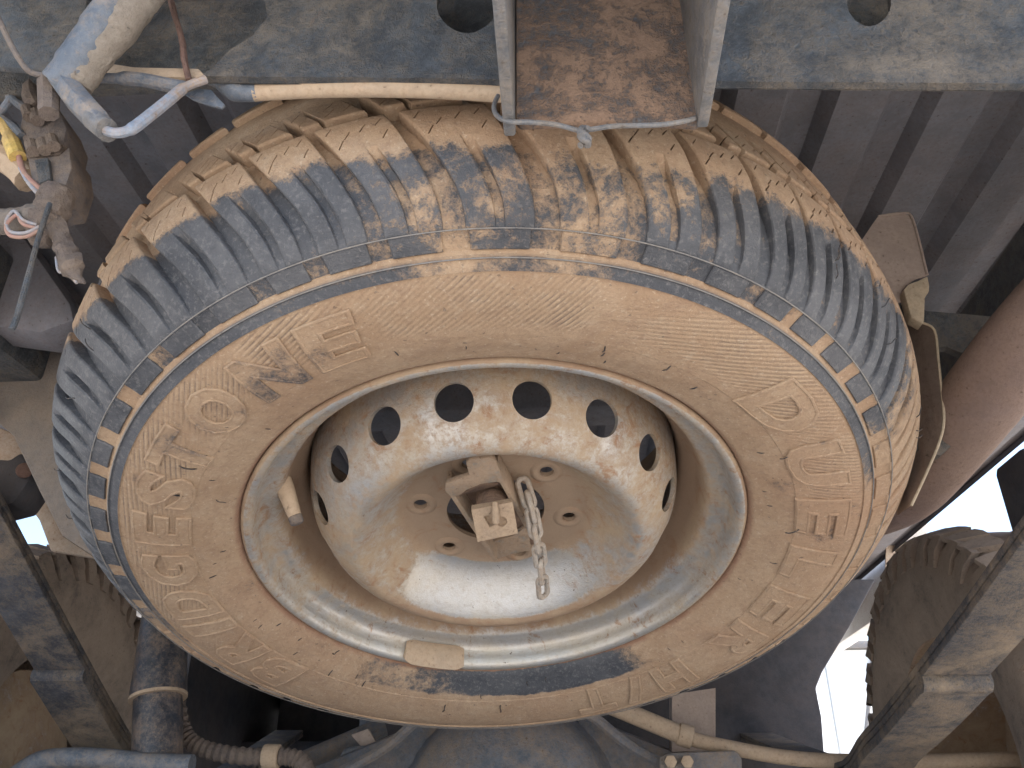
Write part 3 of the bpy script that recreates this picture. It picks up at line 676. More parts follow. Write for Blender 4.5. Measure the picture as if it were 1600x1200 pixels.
def disc():
    d = []
    P = [Vector((a, b, 0)) for a, b in dp]
    d = [(p.x, p.y) for p in smooth_path(P, 3)]
    n = []
    for i in range(len(d)):
        a = d[max(i - 1, 0)]; b = d[min(i + 1, len(d) - 1)]; tx, tz = b[0] - a[0], b[1] - a[1]; l = math.hypot(tx, tz)
        n.append((d[i][0] - tz / l * -.0042 * -1, d[i][1] + (-tx / l) * -.0042 * -1))
    # back side offset: move away from the viewer
    bk = [(d[i][0] + (n[i][0] - d[i][0]), d[i][1] + abs(n[i][1] - d[i][1])) for i in range(len(d))]
    bk = []
    for i in range(len(d)):
        a = d[max(i - 1, 0)]; b = d[min(i + 1, len(d) - 1)]; tx, tz = b[0] - a[0], b[1] - a[1]; l = math.hypot(tx, tz)
        nx, nz = -tz / l, tx / l
        if nz < 0 or (abs(nz) < 1e-6 and nx > 0): nx, nz = -nx, -nz
        bk.append((d[i][0] + nx * .0042, d[i][1] + nz * .0042))
    me = lathe('wheel_disc', d + bk[::-1], 224, closed=True, smooth=None)
    cut = MB()
    def cyl(c, ax, r, L, n=36):
        ax = Vector(ax).normalized(); cut.tube([Vector(c) - ax * L, Vector(c) + ax * L], r, n)
    for k in range(16):
        a = R(-90 + 11.25 + 2.6 + 22.5 * k); e = Vector((math.cos(a), math.sin(a), 0)); cyl(e * .1587 + Vector((0, 0, .0252)), e * .85 + Vector((0, 0, -.52)), .0160, .022)
    cyl((0, 0, .04), (0, 0, 1), .0452, .03, 64)
    lug0 = -.2409
    for k in range(6):
        a = lug0 + R(60 * k); cyl((-.06985 * math.cos(a), .06985 * math.sin(a), .04), (0, 0, 1), .0063, .03, 24)
    out = boolean(me, mesh('cut', cut.v, cut.f)); out.materials.clear(); shade(out, 35); out.name = 'wheel_disc'; out.materials.append(M_DISC)
    D = wchild('wheel_disc', out, WHEEL)
    seat = lathe('lug_seat', [(.0070, .0390), (.0084, .0376), (.0112, .0372), (.0135, .0382), (.0152, .0394)], 28, smooth=50); seat.materials.append(M_DISC)
    for k in range(6):
        a = lug0 + R(60 * k); o = wchild('lug_seat', seat, D); o.location = (-.06985 * math.cos(a), .06985 * math.sin(a), 0)
disc()
def valve():
    base = wheel_px(446, 764, .030); tip = wheel_px(466, 822, .002)
    d = (tip - base); b0 = base - d * .25
    m = MB(); m.tube([b0 + d * t for t in (0, .3, .55, .85, .98)], [.0078, .0078, .0070, .0062, .0058], 16)
    o = m.build('valve_stem', M_TAN); o.parent = WHEEL
    c = MB(); c.tube([b0 + d * t for t in (.98, 1.0, 1.16, 1.20)], [.0056, .0062, .0060, .0045], 12)
    k = c.build('valve_cap', M_PLASTIC); k.parent = o
valve()
def weight():
    m = MB(); n = 14; v, f = [], []
    pr = [(.2140, -.0016), (.2155, -.0050), (.2120, -.0066), (.2070, -.0010), (.2030, .0110), (.2048, .0178), (.2075, .0150)]
    for i in range(n + 1):
        a = R(103.2 + 17.5 * i / n); q = min(1, math.sin(math.pi * (.08 + .84 * i / n)) * 1.9)
        for r, z in pr:
            cr, cz = .2085, .008; v.append(((cr + (r - cr) * (q if r < .2085 or z < -.002 else 1)) * math.cos(a), (cr + (r - cr) * q) * math.sin(a), cz + (z - cz) * (.55 + .45 * q)))
    k = len(pr)
    for i in range(n):
        for j in range(k): f.append((i * k + j, (i + 1) * k + j, (i + 1) * k + (j + 1) % k, i * k + (j + 1) % k))
    f += [tuple(range(k)), tuple(range(n * k, n * k + k))]
    wchild('balance_weight', mesh('balance_weight', v, f, 50), WHEEL, M_TAN)
weight()

# ------------------------------------------------------------------ hoist bracket through the hub, with its bolt and square nut
def hoist():
    HB = empty('hoist_bracket', mat=WT.copy(), label='dusty folded steel carrier plate clamped across the hub hole', cat='hoist bracket')
    zf = .012                                     # front (viewer side) of the flanges
    P = lambda a, b, z=zf: wheel_px(a, b, z)
    def put(m, name, mat, parent=HB, bevel=.0008):
        o = m.build(name, mat, bevel=bevel); o.parent = parent; return o
    # base of the channel, deep inside
    zb = .0325
    base = [P(703, 775, zb), P(786, 752, zb), P(836, 850, zb), P(772, 868, zb)]
    put(MB().prism(base, (0, 0, .004)), 'base_plate', M_BOLT)
    # left and right flanges
    def flange(p0, p1, w, name):
        a, b = P(*p0), P(*p1); d = (b - a).normalized(); n = Vector((-d.y, d.x, 0)); 
        poly = [a, b, b + Vector((0, 0, zb - zf + .002)), a + Vector((0, 0, zb - zf + .002))]
        put(MB().prism(poly, n * w), name, M_BRACKET)
    flange((698, 768), (771, 877), -.0045, 'side_flange'); flange((779, 735), (829, 826), .0045, 'side_flange')
    # broad folded end with its tab
    end = [(696, 757), (712, 751), (733, 744), (728, 724), (733, 718), (765, 715), (774, 720), (781, 737), (789, 756), (776, 754), (752, 757), (730, 766), (716, 776), (703, 776), (695, 768)]
    put(MB().prism([P(a, b, zf - .0015) for a, b in end], (0, 0, .006)), 'end_plate', M_BRACKET, bevel=.0012)
    wall = [P(716, 776), P(752, 757), P(789, 756)]
    put(MB().prism([P(718, 775, zf + .004), P(752, 758, zf + .004), P(786, 757, zf + .004), P(786, 754, zb), P(750, 755, zb), P(714, 772, zb)], (0, -.003, 0)), 'end_wall', M_BOLT)
    # lower corner plate
    put(MB().prism([P(a, b, .0265) for a, b in [(772, 846), (800, 838), (824, 822), (830, 860), (800, 866), (771, 876), (760, 858)]], (0, 0, .0045)), 'foot_plate', M_BRACKET)
    # bolt: ring-ridged shank and square nut with a slotted face
    c0 = P(768, 778, .030); c1 = P(773, 812, -.008); ax = (c1 - c0).normalized()
    L = (c1 - c0).length; pts, rad = [], []
    for k in range(33):
        t = k / 32; pts.append(c0 + ax * L * .9 * t); rad.append(.0128 + .0014 * math.cos(t * 2 * math.pi * 7.5))
    m = MB(); m.tube(pts, rad, 28); put(m, 'bolt', M_BOLT, bevel=0)
    up_ = (P(790, 800, 0) - P(745, 806, 0)); up_ = (up_ - ax * up_.dot(ax)).normalized(); sx = up_; sy = ax.cross(sx)
    Mx = Matrix((sx, sy, ax)).transposed(); cn = P(773, 812, -.006)
    me = MB().box(cn, (.0172, .0155, .0042), Mx); me = mesh('nut', me.v, me.f)
    cut = MB(); cut.box(cn + sx * -.0045 + sy * .002 + ax * .006, (.0022, .0052, .006), Mx @ Matrix.Rotation(.3, 3, 'Z')); cut.tube([cn + sx * .0055 - sy * .001 + ax * .001, cn + sx * .0055 - sy * .001 + ax * .016], .0042, 10)
    me = boolean(me, mesh('cut', cut.v, cut.f)); bm = bmesh.new(); bm.from_mesh(me)
    bmesh.ops.bevel(bm, geom=[e for e in bm.edges if len(e.link_faces) == 2 and e.calc_face_angle(0) > R(40)], offset=.0010, segments=2, affect='EDGES', clamp_overlap=True); bm.to_mesh(me); bm.free()
    roughen(me, .0011, 160); me.materials.clear(); shade(me, 35); me.materials.append(M_NUT); o = bpy.data.objects.new('nut', me); COL.objects.link(o); o.parent = HB
    pin = MB().tube([cn + ax * .002 + sx * .0005, cn + ax * .008 + sx * .001 + sy * .003, cn + ax * .008 + sx * .002 + sy * .012, cn + ax * .004 + sx * .003 + sy * .018], [.0035, .0034, .003, .0022], 10)
    p = pin.build('locking_pin', M_NUT); p.parent = o
hoist()

# ------------------------------------------------------------------ hanging safety chain
def chain():
    top = WT @ wheel_px(826, 772, .020); CH = empty('safety_chain', top, 'short galvanised chain dangling down from the hub hole', 'chain')
    pos = [(822, 770, .022), (829, 792, .012), (834, 817, .002), (839, 842, -.006), (843, 868, -.010), (846, 893, -.013), (848, 917, -.016)]
    P = [WT @ wheel_px(*q) for q in pos]
    # below the third link the chain hangs plumb
    for i in range(len(P)):
        d = (P[min(i + 1, len(P) - 1)] - P[max(i - 1, 0)]).normalized()
        side = d.cross(fw).normalized(); nrm = side.cross(d)
        tw = R([10, 95, 20, 80, 25, 75, 30][i]); a = side * math.cos(tw) + nrm * math.sin(tw)
        L, Wd, rr = .0082, .0047, .0025; path = []
        for k in range(24):
            t = 2 * math.pi * k / 24; c, s = math.cos(t), math.sin(t)
            path.append(P[i] + d * (s * Wd * 1.05 + (L if s > 0 else -L)) + a * c * Wd)
        m = MB(); n = 8
        path2 = path + path[:1]; m.tube(path2, rr, n, cap=False); m.build('link', M_CHAIN, CH)
chain()

# ------------------------------------------------------------------ tie wire under the tow bracket, dust-coated pipe
def wires_top():
    m = MB(); Y = .322
    p = [aty(a, b, y) for a, b, y in [(778, 150, .345), (772, 165, .338), (776, 180, .328), (795, 190, Y), (830, 191, Y), (870, 195, Y), (905, 204, Y), (925, 202, Y), (960, 197, Y), (1030, 195, Y), (1075, 188, Y + .004), (1096, 180, .335)]]
    m.tube(smooth_path(p, 5), .0014, 8)
    o = m.build('tie_wire', M_PLATE); tag(o, 'twisted tie wire looped under the rusty tow plate', 'wire')
    k = MB(); 
    for j in range(3):
        q = [aty(913 + 7 * math.cos(t * 1.4 + j) , 200 + t * 5.5, Y - .002 + .002 * math.sin(t * 1.4 + j)) for t in range(0, 6)]
        k.tube(smooth_path(q, 3), .0018, 8)
    k.build('twist', M_PLATE, o)
    Y = .352
    T = empty('dusty_pipe', aty(560, 140, Y), 'tan dust coated pipe running along under the crossmember edge', 'pipe')
    MB().tube(smooth_path([aty(a, b, y) for a, b, y in [(396, 145, Y), (420, 143, Y), (500, 139, Y - .002), (580, 138, Y - .003), (680, 140, Y - .003), (786, 146, Y - .002)]], 4), .0053, 16).build('pipe', M_TAN, T)
    MB().tube(smooth_path([aty(a, b, Y) for a, b in [(402, 144), (384, 145), (362, 140), (340, 128), (310, 122)]], 4), [.0054] * 5 + [.0058, .0062, .0064, .006, .0055, .005, .0046, .004, .0034, .003, .0024, .002], 14).build('end_sleeve', M_LOOM, T)
    MB().prism([aty(a, b, Y - .004) for a, b in [(288, 146), (310, 138), (330, 140), (340, 152), (351, 163), (346, 168), (322, 162), (300, 154)]], (0, .002, 0)).build('tape_flag', M_LOOM, T, bevel=.0004)
wires_top()

# ------------------------------------------------------------------ wiring on the left
def loom_left():
    Y = .31
    L = empty('taped_loom', aty(150, 60, Y), 'thick grey blue taped cable loom ending in a plug beside the crossmember', 'cable loom')
    MB().tube(smooth_path([aty(a, b, y) for a, b, y in [(245, -70, .30), (195, 0, .305), (150, 60, .31), (112, 112, .315), (92, 136, .318)]], 6), [.0135] * 6 + [.0125] * 6 + [.0115] * 6 + [.0108] * 6 + [.010], 18, jit=.02).build('loom', M_LOOM, L)
    MB().tube(smooth_path([aty(a, b, y) for a, b, y in [(268, -70, .301), (216, 0, .306), (172, 58, .311), (134, 106, .316), (116, 134, .319)]], 6), [.0112] * 12 + [.0098] * 12 + [.0075], 16, jit=.07).build('mud_crust', M_PLATEMUD, L)
    MB().tube([aty(a, b, .318) for a, b in [(96, 124), (118, 152), (140, 176), (158, 192), (164, 200)]], [.0096, .0104, .0098, .0086, .0068], 6, flat=.75).build('plug', M_LOOM, L, bevel=.0008)
    MB().tube([aty(a, b, .318) for a, b in [(146, 186), (168, 204)]], .0078, 12, flat=.8).build('plug_collar', M_PLATE, L, bevel=.0006)
    MB().tube([aty(a, b, .320) for a, b in [(76, 130), (76, 178)]], [.0062, .0055], 8).build('wire_stub', M_BROWNWRAP, L)
    W = MB(); W.tube(smooth_path([aty(a, b, y) for a, b, y in [(160, 202, .318), (182, 208, .318), (205, 202, .32), (232, 182, .325), (262, 158, .33), (290, 136, .335), (322, 124, .338)]], 5), [.0028] * 10 + [.0034] * 15 + [.0026] * 6, 10)
    o = W.build('pale_cable', M_WHITEWIRE); tag(o, 'pale blue cable sagging from the grey plug to the crossmember lip', 'cable')
    w = MB(); w.tube(smooth_path([aty(a, b, y) for a, b, y in [(-20, -10, .30), (12, 60, .305), (35, 100, .31), (50, 114, .314), (72, 118, .316)]], 5), .0016, 8)
    o = w.build('black_cable', M_PLASTIC); tag(o, 'thin black cable at the top left corner of the crossmember', 'cable')
    w = MB(); w.tube(smooth_path([aty(a, b, y) for a, b, y in [(110, 118, .33), (160, 122, .332), (215, 124, .336), (258, 132, .338), (290, 138, .34)]], 5), [.003] * 8 + [.0042] * 13, 10)
    o = w.build('taped_cable', M_LOOM); tag(o, 'grey taped cable lying along under the rusty tan lip', 'cable')
    s = MB(); s.tube(smooth_path([aty(a, b, y) for a, b, y in [(262, -20, .334), (272, 20, .333), (284, 60, .333), (288, 95, .334), (296, 128, .336)]], 5), [.0036] * 21, 8, flat=.5, jit=.12)
    o = s.build('rusty_strap', M_STRAP); tag(o, 'crumpled rusty brown strap hanging over the dark opening', 'strap')
loom_left()
def harness():
    Y = .40
    H = empty('connector_cluster', aty(70, 240, Y), 'muddy cluster of black plugs and taped wires hanging at the far left', 'wiring connector')
    P = lambda a, b, dy=0: aty(a, b, Y + dy)
    def tb(pts, r, name, mat, n=10, jit=0, flat=1, dy=0, parent=H):
        return MB().tube(smooth_path([P(*q) for q in pts], 5), r, n, jit=jit, flat=flat).build(name, mat, parent)
    # plug bodies
    def body(pl, th, name, mat, bev=.0015): return MB().prism([P(a, b) for a, b in pl], (0, th, 0)).build(name, mat, H, bevel=bev)
    body([(34, 176), (92, 170), (104, 200), (98, 226), (40, 232), (30, 204)], .03, 'plug_body', M_PLASTIC)
    body([(42, 246), (92, 242), (108, 228), (112, 262), (98, 304), (62, 310), (48, 276)], .03, 'plug_body', M_PLASTIC)
    body([(36, 232), (98, 226), (94, 240), (40, 246)], .026, 'plug_clip', M_BROWNWRAP)
    for a, b in ((42, 170), (55, 176), (68, 168), (48, 224), (66, 222), (80, 216)): tb([(a, b, -.004), (a + 4, b + 13, -.006)], .0042, 'pin_boot', M_BROWNWRAP)
    body([(58, 256), (80, 252), (84, 286), (66, 292)], -.004, 'plug_latch', M_FRAME, .0008)
    tb([(48, 110), (52, 130, .005), (50, 150), (60, 172)], .0066, 'wire_bundle', M_BROWNWRAP, jit=.08)
    tb([(70, 120, .01), (76, 150, .01), (72, 172, .01)], .0060, 'wire_bundle', M_PLASTIC, jit=.08)
    tb([(14, 150), (34, 166), (60, 178)], .0030, 'wire', M_LOOM); tb([(2, 186), (22, 200), (34, 214)], .0034, 'wire', M_LOOM)
    tb([(-30, 172), (0, 190), (12, 208), (22, 232), (28, 246)], [.004] * 12 + [.0056] * 9, 'yellow_wire', M_YELLOW)
    tb([(-40, 215, .01), (0, 244, .01), (26, 262, .01), (44, 282, .01)], .0090, 'hose_stub', M_TAN)
    tb([(28, 236), (34, 262), (46, 280), (70, 300), (82, 304)], .0019, 'red_wire', M_RED); tb([(32, 262), (44, 284), (62, 304), (80, 310)], .0016, 'pale_wire', M_WHITEWIRE)
    tb([(44, 112), (20, 150), (0, 176), (-30, 200)], .0028, 'pale_wire', M_WHITEWIRE)
    # tape-wrapped branch and its loops
    tb([(90, 300), (84, 322), (72, 344), (64, 366), (80, 372)], [.0100, .0110, .0112, .011, .0105, .0108, .0112, .0110, .0104, .0108, .0112, .011, .0105, .0098, .009, .009, .0085, .008, .007, .006, .005], 'taped_branch', M_BROWNWRAP, 12, jit=.1)
    tb([(72, 340), (44, 342), (14, 346), (-30, 344)], [.0100] * 5 + [.0082] * 11, 'taped_branch', M_SPRINGDUST, 12, jit=.08)
    tb([(86, 348), (98, 378), (108, 402), (118, 430), (132, 442)], [.0060] * 8 + [.0075] * 6 + [.005, .004, .003, .002, .002, .0015, .001], 'taped_branch', M_BROWNWRAP, 10, jit=.22)
    for dx, dy in ((0, 0), (5, 6)):
        tb([(58 + dx, 352 + dy, -.008), (36, 344 + dy, -.010), (22 + dx, 330 + dy, -.010), (10, 346 + dy, -.010), (16, 362 + dy, -.010), (40, 364 + dy, -.010), (62, 354 + dy, -.010)], .0012, 'loose_wire', M_RED if dx else M_WHITEWIRE)
    tb([(88, 402), (92, 424), (106, 426), (120, 442)], .0010, 'loose_wire', M_WHITEWIRE); tb([(84, 376), (98, 392)], .0012, 'loose_wire', M_WHITEWIRE)
    o = MB().tube(smooth_path([aty(a, b, Y - .012) for a, b in [(78, 318), (60, 372), (44, 432), (26, 496), (18, 515)]], 4), [.0016] * 8 + [.0018] * 9, 8).build('black_rod', M_FRAME)
    tag(o, 'thin dark rod slanting down beside the taped wires at left', 'rod')
    ms = MB(); ms.prism([aty(a, b, .70) for a, b in [(-90, 330), (40, 370), (110, 470), (118, 500), (60, 520), (-90, 500)]], (0, .05, 0))
    o = ms.build('mount_bracket', M_BED, FRAME, bevel=.01)
harness()

# ------------------------------------------------------------------ right side: heat shield, exhaust
def right_side():
    S = empty('heat_shield', aty(1430, 520, .70), 'thin tan sheet metal shield hanging beside the tyre on the right', 'heat shield')
    Y = .72
    # bent sheet: upper dark panel, cream lip, long lower panel with a folded edge
    up_ = [(1330, 400), (1362, 352), (1372, 338), (1410, 333), (1424, 338), (1436, 376), (1449, 430), (1430, 436), (1416, 446), (1408, 472), (1380, 480), (1330, 470)]
    MB().prism([aty(a, b, Y) for a, b in up_], (0, .0016, 0)).build('upper_panel', M_SHIELD, S)
    MB().tube(smooth_path([aty(a, b, Y - .001) for a, b in [(1372, 338), (1410, 333), (1424, 338), (1436, 376), (1449, 430)]], 4), .0013, 6).build('rolled_edge', M_SHIELD, S)
    lip = [(1412, 452), (1420, 443), (1434, 438), (1450, 430), (1453, 445), (1452, 456), (1446, 462), (1445, 500), (1442, 506), (1424, 496), (1419, 480)]
    MB().prism([aty(a, b, Y - .012) for a, b in lip], (0, .014, 0)).build('cream_lip', M_CREAM, S, bevel=.002)
    low = [(1395, 470, .80), (1418, 488, Y), (1440, 504, Y), (1460, 516, Y), (1466, 560, Y), (1475, 655, Y), (1468, 690, Y), (1448, 738, Y), (1424, 790, Y), (1402, 805, .80), (1404, 700, .80), (1400, 600, .80)]
    MB().prism([aty(*q) for q in low], (0, .0016, 0)).build('lower_panel', M_SHIELD, S)
    MB().tube(smooth_path([aty(a, b, Y - .001) for a, b in [(1440, 504), (1460, 516), (1466, 560), (1471, 610), (1475, 655), (1468, 690), (1448, 738), (1424, 790)]], 4), .0013, 6).build('rolled_edge', M_CREAM, S)
    EX = [aty(*q) for q in ((1730, 400, .60), (1625, 510, .65), (1545, 608, .71), (1472, 704, .785), (1415, 768, .86), (1350, 800, .93))]; b = EX[1]
    X = empty('exhaust_pipe', b, 'fat purple brown exhaust pipe sloping down beside the right rail', 'exhaust pipe')
    pts = smooth_path(EX, 6); rad = [.0365] * 14 + [.036 - .005 * min(1, k / 16) for k in range(len(pts) - 14)]
    MB().tube(pts, rad, 28).build('pipe', M_EXHAUST, X)
    o = MB().tube(smooth_path([aty(a, b, y) for a, b, y in [(1640, 390, .92), (1585, 410, .92), (1560, 425, .92)]], 4), [.028] * 7 + [.024, .018], 14).build('rubber_mount', M_PLASTIC, FRAME)
    MB().prism([aty(a, b, 1.0) for a, b in [(1700, 90), (1640, 215), (1570, 330), (1500, 430), (1518, 440), (1585, 345), (1660, 235), (1720, 130)]], (0, .03, 0)).build('diagonal_brace', M_BED, FRAME, bevel=.003)
    MB().box(aty(1650, 800, 1.25), (.05, .05, .09)).build('bump_stop', M_DARK, FRAME, bevel=.012)
right_side()

# ------------------------------------------------------------------ axle, springs, shocks, road wheels
YA, ZA = 1.45, .335
def axle():
    A = empty('rear_axle', (0, YA, ZA), 'blue black rear axle with bulging dusty differential housing', 'rear axle')
    MB().tube([(XO - .76, YA, ZA), (XO - .3, YA, ZA), (XO - .2, YA, ZA), (XO + .2, YA, ZA), (XO + .3, YA, ZA), (XO + .76, YA, ZA)], [.042, .042, .05, .05, .042, .042], 24).build('axle_tube', M_AXLE, A)
    # banjo: round cover bulging to the rear, shoulders running out to the tubes
    n = 40; rows = []
    prof = [(.168, .09), (.176, .05), (.176, .0), (.170, -.012), (.150, -.020), (.146, -.060), (.128, -.098), (.095, -.125), (.05, -.140), (.001, -.145)]
    v, f = [], []
    xc = XO + .04
    for r, dy in prof:
        for k in range(n):
            a = 2 * math.pi * k / n; wide = 1 + .55 * max(0, abs(math.cos(a)) - .55) if dy > -.03 else 1
            v.append((xc + r * math.cos(a) * wide * 1.05, YA + dy, ZA + r * math.sin(a)))
    for i in range(len(prof) - 1):
        for k in range(n): f.append((i * n + k, i * n + (k + 1) % n, (i + 1) * n + (k + 1) % n, (i + 1) * n + k))
    link('diff_housing', mesh('diff_housing', v, f, 40), M_AXLE, A)
    for s in (-1, 1):
        MB().prism([(xc + s * .10, YA - .05, ZA + .135), (xc + s * .17, YA - .05, ZA + .10), (xc + s * .34, YA - .05, ZA + .035), (xc + s * .34, YA - .05, ZA - .03), (xc + s * .14, YA - .05, ZA - .12)], (0, .09, 0)).build('housing_shoulder', M_AXLE, A, bevel=.012)
        MB().tube(smooth_path([(xc + s * .035, YA - .15, ZA + .145), (xc + s * .12, YA - .12, ZA + .115), (xc + s * .20, YA - .10, ZA + .06), (xc + s * .36, YA - .09, ZA - .01)], 5), .008, 8).build('brake_pipe', M_AXLE, A)
    MB().tube(smooth_path([aty(a, b, 1.5) for a, b in [(655, 1205), (690, 1182), (735, 1160), (790, 1158), (850, 1160), (880, 1180), (905, 1212)]], 5), .0065, 10, jit=.3).build('mud_ridge', M_SPRINGDUST, A)
axle()
def springs():
    defs = {-1: ('left leaf spring pack thick with pale dust running under the axle', (-45, 785), (180, 1175)), 1: ('right leaf spring pack with yellow mud streaks in shadow', (1685, 800), (1395, 1150))}
    for s in (-1, 1):
        x = XO + s * .545
        L = empty('leaf_spring', (x, 1.2, .45), defs[s][0], 'leaf spring', 'leaf springs either side of the axle')
        # three points of the main leaf: rear eye, under the frame, at the axle
        p0 = Vector((x, .70, .655)); p1 = atx(*defs[s][1], x); p2 = atx(*defs[s][2], x)
        pm = (p1 + p2) / 2
        base = smooth_path([p1 + (p1 - p2) * .35, p1, pm + Vector((0, 0, -.004)), p2, p2 + (p2 - p1) * .45 + Vector((0, 0, .03)), Vector((x, YA + .7, .50))], 6)
        def leaf(path, off, w=.035, th=.0075):
            v, f = [], []
            for i, p in enumerate(path):
                t = (path[min(i + 1, len(path) - 1)] - path[max(i - 1, 0)]).normalized(); nn = Vector((0, -t.z, t.y))
                for a in (-w, w):
                    for b in (off, off + th): v.append(p + Vector((a, 0, 0)) + nn * b)
            n = len(path)
            for i in range(n - 1):
                b = i * 4; c = b + 4; f += [(b, b + 1, c + 1, c), (b + 2, c + 2, c + 3, b + 3), (b, c, c + 2, b + 2), (b + 1, b + 3, c + 3, c + 1)]
            f += [(0, 2, 3, 1), (n * 4 - 4, n * 4 - 3, n * 4 - 1, n * 4 - 2)]
            m = MB().add(v, f); return m.build('leaf', M_SPRING, L, bevel=.0015)
        n = len(base)
        leaf(base, 0); leaf(base[4:], -.0085)
        tip = [p.copy() for p in base[13:-5]]
        leaf(tip, -.022, .0365, .012)
        MB().tube([tip[0] - Vector((.036, 0, 0)) + Vector((0, 0, -.012)), tip[0] + Vector((.036, 0, 0)) + Vector((0, 0, -.012))], .0115, 14).build('leaf_tip', M_SPRING, L)
        MB().tube([base[0] + Vector((-.04, 0, 0)), base[0] + Vector((.04, 0, 0))], .024, 18).build('spring_eye', M_SPRING, L)
        for q in (-.046, .040): MB().prism([base[0] + Vector((q, -.02, -.015)), base[0] + Vector((q, .02, -.015)), base[0] + Vector((q, .0, .13)), base[0] + Vector((q, -.04, .13))], (.006, 0, 0)).build('shackle', M_SPRING, L)
springs()
def shock():
    S = empty('shock_absorber', aty(245, 1090, 1.22), 'glossy black shock absorber with wide dust sleeve left of the spare wheel', 'shock absorber')
    a = aty(262, 900, 1.24); b = aty(247, 1090, 1.22); c = aty(244, 1300, 1.20)
    k = 1 / pxm(b)
    MB().tube([a, a + (b - a) * .25, b - (b - a) * .02, b], [32 * k, 34 * k, 42.5 * k, 42.5 * k], 36).build('dust_sleeve', M_SHOCK, S)
    MB().tube([b - (b - a) * .012, b + (c - b) * .012], 43.3 * k, 36).build('sleeve_rim', M_TAN, S)
    MB().tube([b, b + (c - b) * .3, c], [36 * k, 36.5 * k, 36 * k], 36).build('damper_tube', M_SHOCK, S)
shock()
def road_wheels():
    for s in (-1, 1):
        Wl = empty('road_wheel', (XO + s * .835, YA, .372), ['left', 'right'][s > 0] + ' rear road tyre with blocky muddy tread behind the ' + ['shock absorber', 'exhaust pipe'][s > 0], 'road wheel', 'rear road wheels')
        pr = [(.20, -.105), (.24, -.118), (.30, -.122), (.338, -.112), (.357, -.09), (.363, -.04), (.364, 0)]; pr = dense(pr, .012); pr = pr + [(r, -z) for r, z in pr[-2::-1]]
        me = lathe('tyre', pr, 96, smooth=40); me.materials.append(M_ROADTYRE)
        T = bpy.data.objects.new('tyre', me); COL.objects.link(T); T.parent = Wl; T.rotation_euler.y = R(90)
        rim = lathe('rim', [(.20, -.10), (.19, -.08), (.17, -.02), (.165, .05), (.08, .07), (.0, .07)], 48, smooth=40); rim.materials.append(M_DISC)
        o = bpy.data.objects.new('rim', rim); COL.objects.link(o); o.parent = Wl; o.rotation_euler.y = R(90)
        # tread: shoulder lugs and two zigzag centre rows
        rr = random.Random(5)
        def lug(poly, h0=.361, h1=.374, name='tread_block'):
            n = len(poly); v = [((h0 - .006 * (abs(z) > .085)) * math.cos(a), (h0 - .006 * (abs(z) > .085)) * math.sin(a), z) for a, z in poly] + [((h1 - .012 * max(0, abs(z) - .07) / .04) * math.cos(a), (h1 - .012 * max(0, abs(z) - .07) / .04) * math.sin(a), z) for a, z in poly]
            f = [tuple(range(n, 2 * n))] + [(i, (i + 1) % n, n + (i + 1) % n, n + i) for i in range(n)]
            return v, f
        def q(d): return R(d)
        sh1 = lug([(q(0), .062), (q(1.6), .112), (q(5.2), .116), (q(6.0), .090), (q(5.4), .066), (q(3.4), .060)]); sh2 = ([(x, -y, -z) for x, y, z in sh1[0]], sh1[1])
        ce1 = lug([(q(0), .008), (q(-1.4), .030), (q(.6), .054), (q(3.6), .050), (q(5.6), .036), (q(4.2), .012)]); ce2 = ([(x, -y, -z) for x, y, z in ce1[0]], ce1[1])
        def side(sg):
            v, f = [], []
            for zz in (.112, .1235):
                for rr_, aa in ((.312, 0), (.312, 3.0), (.340, 4.2), (.362, 3.6), (.362, -.6), (.338, -.2)):
                    v.append((rr_ * math.cos(R(aa)), sg * rr_ * math.sin(R(aa)), sg * (zz - .012 * max(0, rr_ - .335) / .027)))
            f = [tuple(range(6)), tuple(range(6, 12))] + [(i, (i + 1) % 6, 6 + (i + 1) % 6, 6 + i) for i in range(6)]
            return v, f
        for nm, (v, f) in (('shoulder_lug', sh1), ('shoulder_lug', sh2), ('side_lug', side(1)), ('side_lug', side(-1))):
            m_ = mesh(nm, v, f, 25); m_.materials.append(M_ROADTYRE)
            for k in range(46):
                o = bpy.data.objects.new(nm, m_); COL.objects.link(o); o.parent = T; o.rotation_euler.z = R(k * 360 / 46 + (k % 2) * (1.2 if nm == 'side_lug' else .6))
road_wheels()

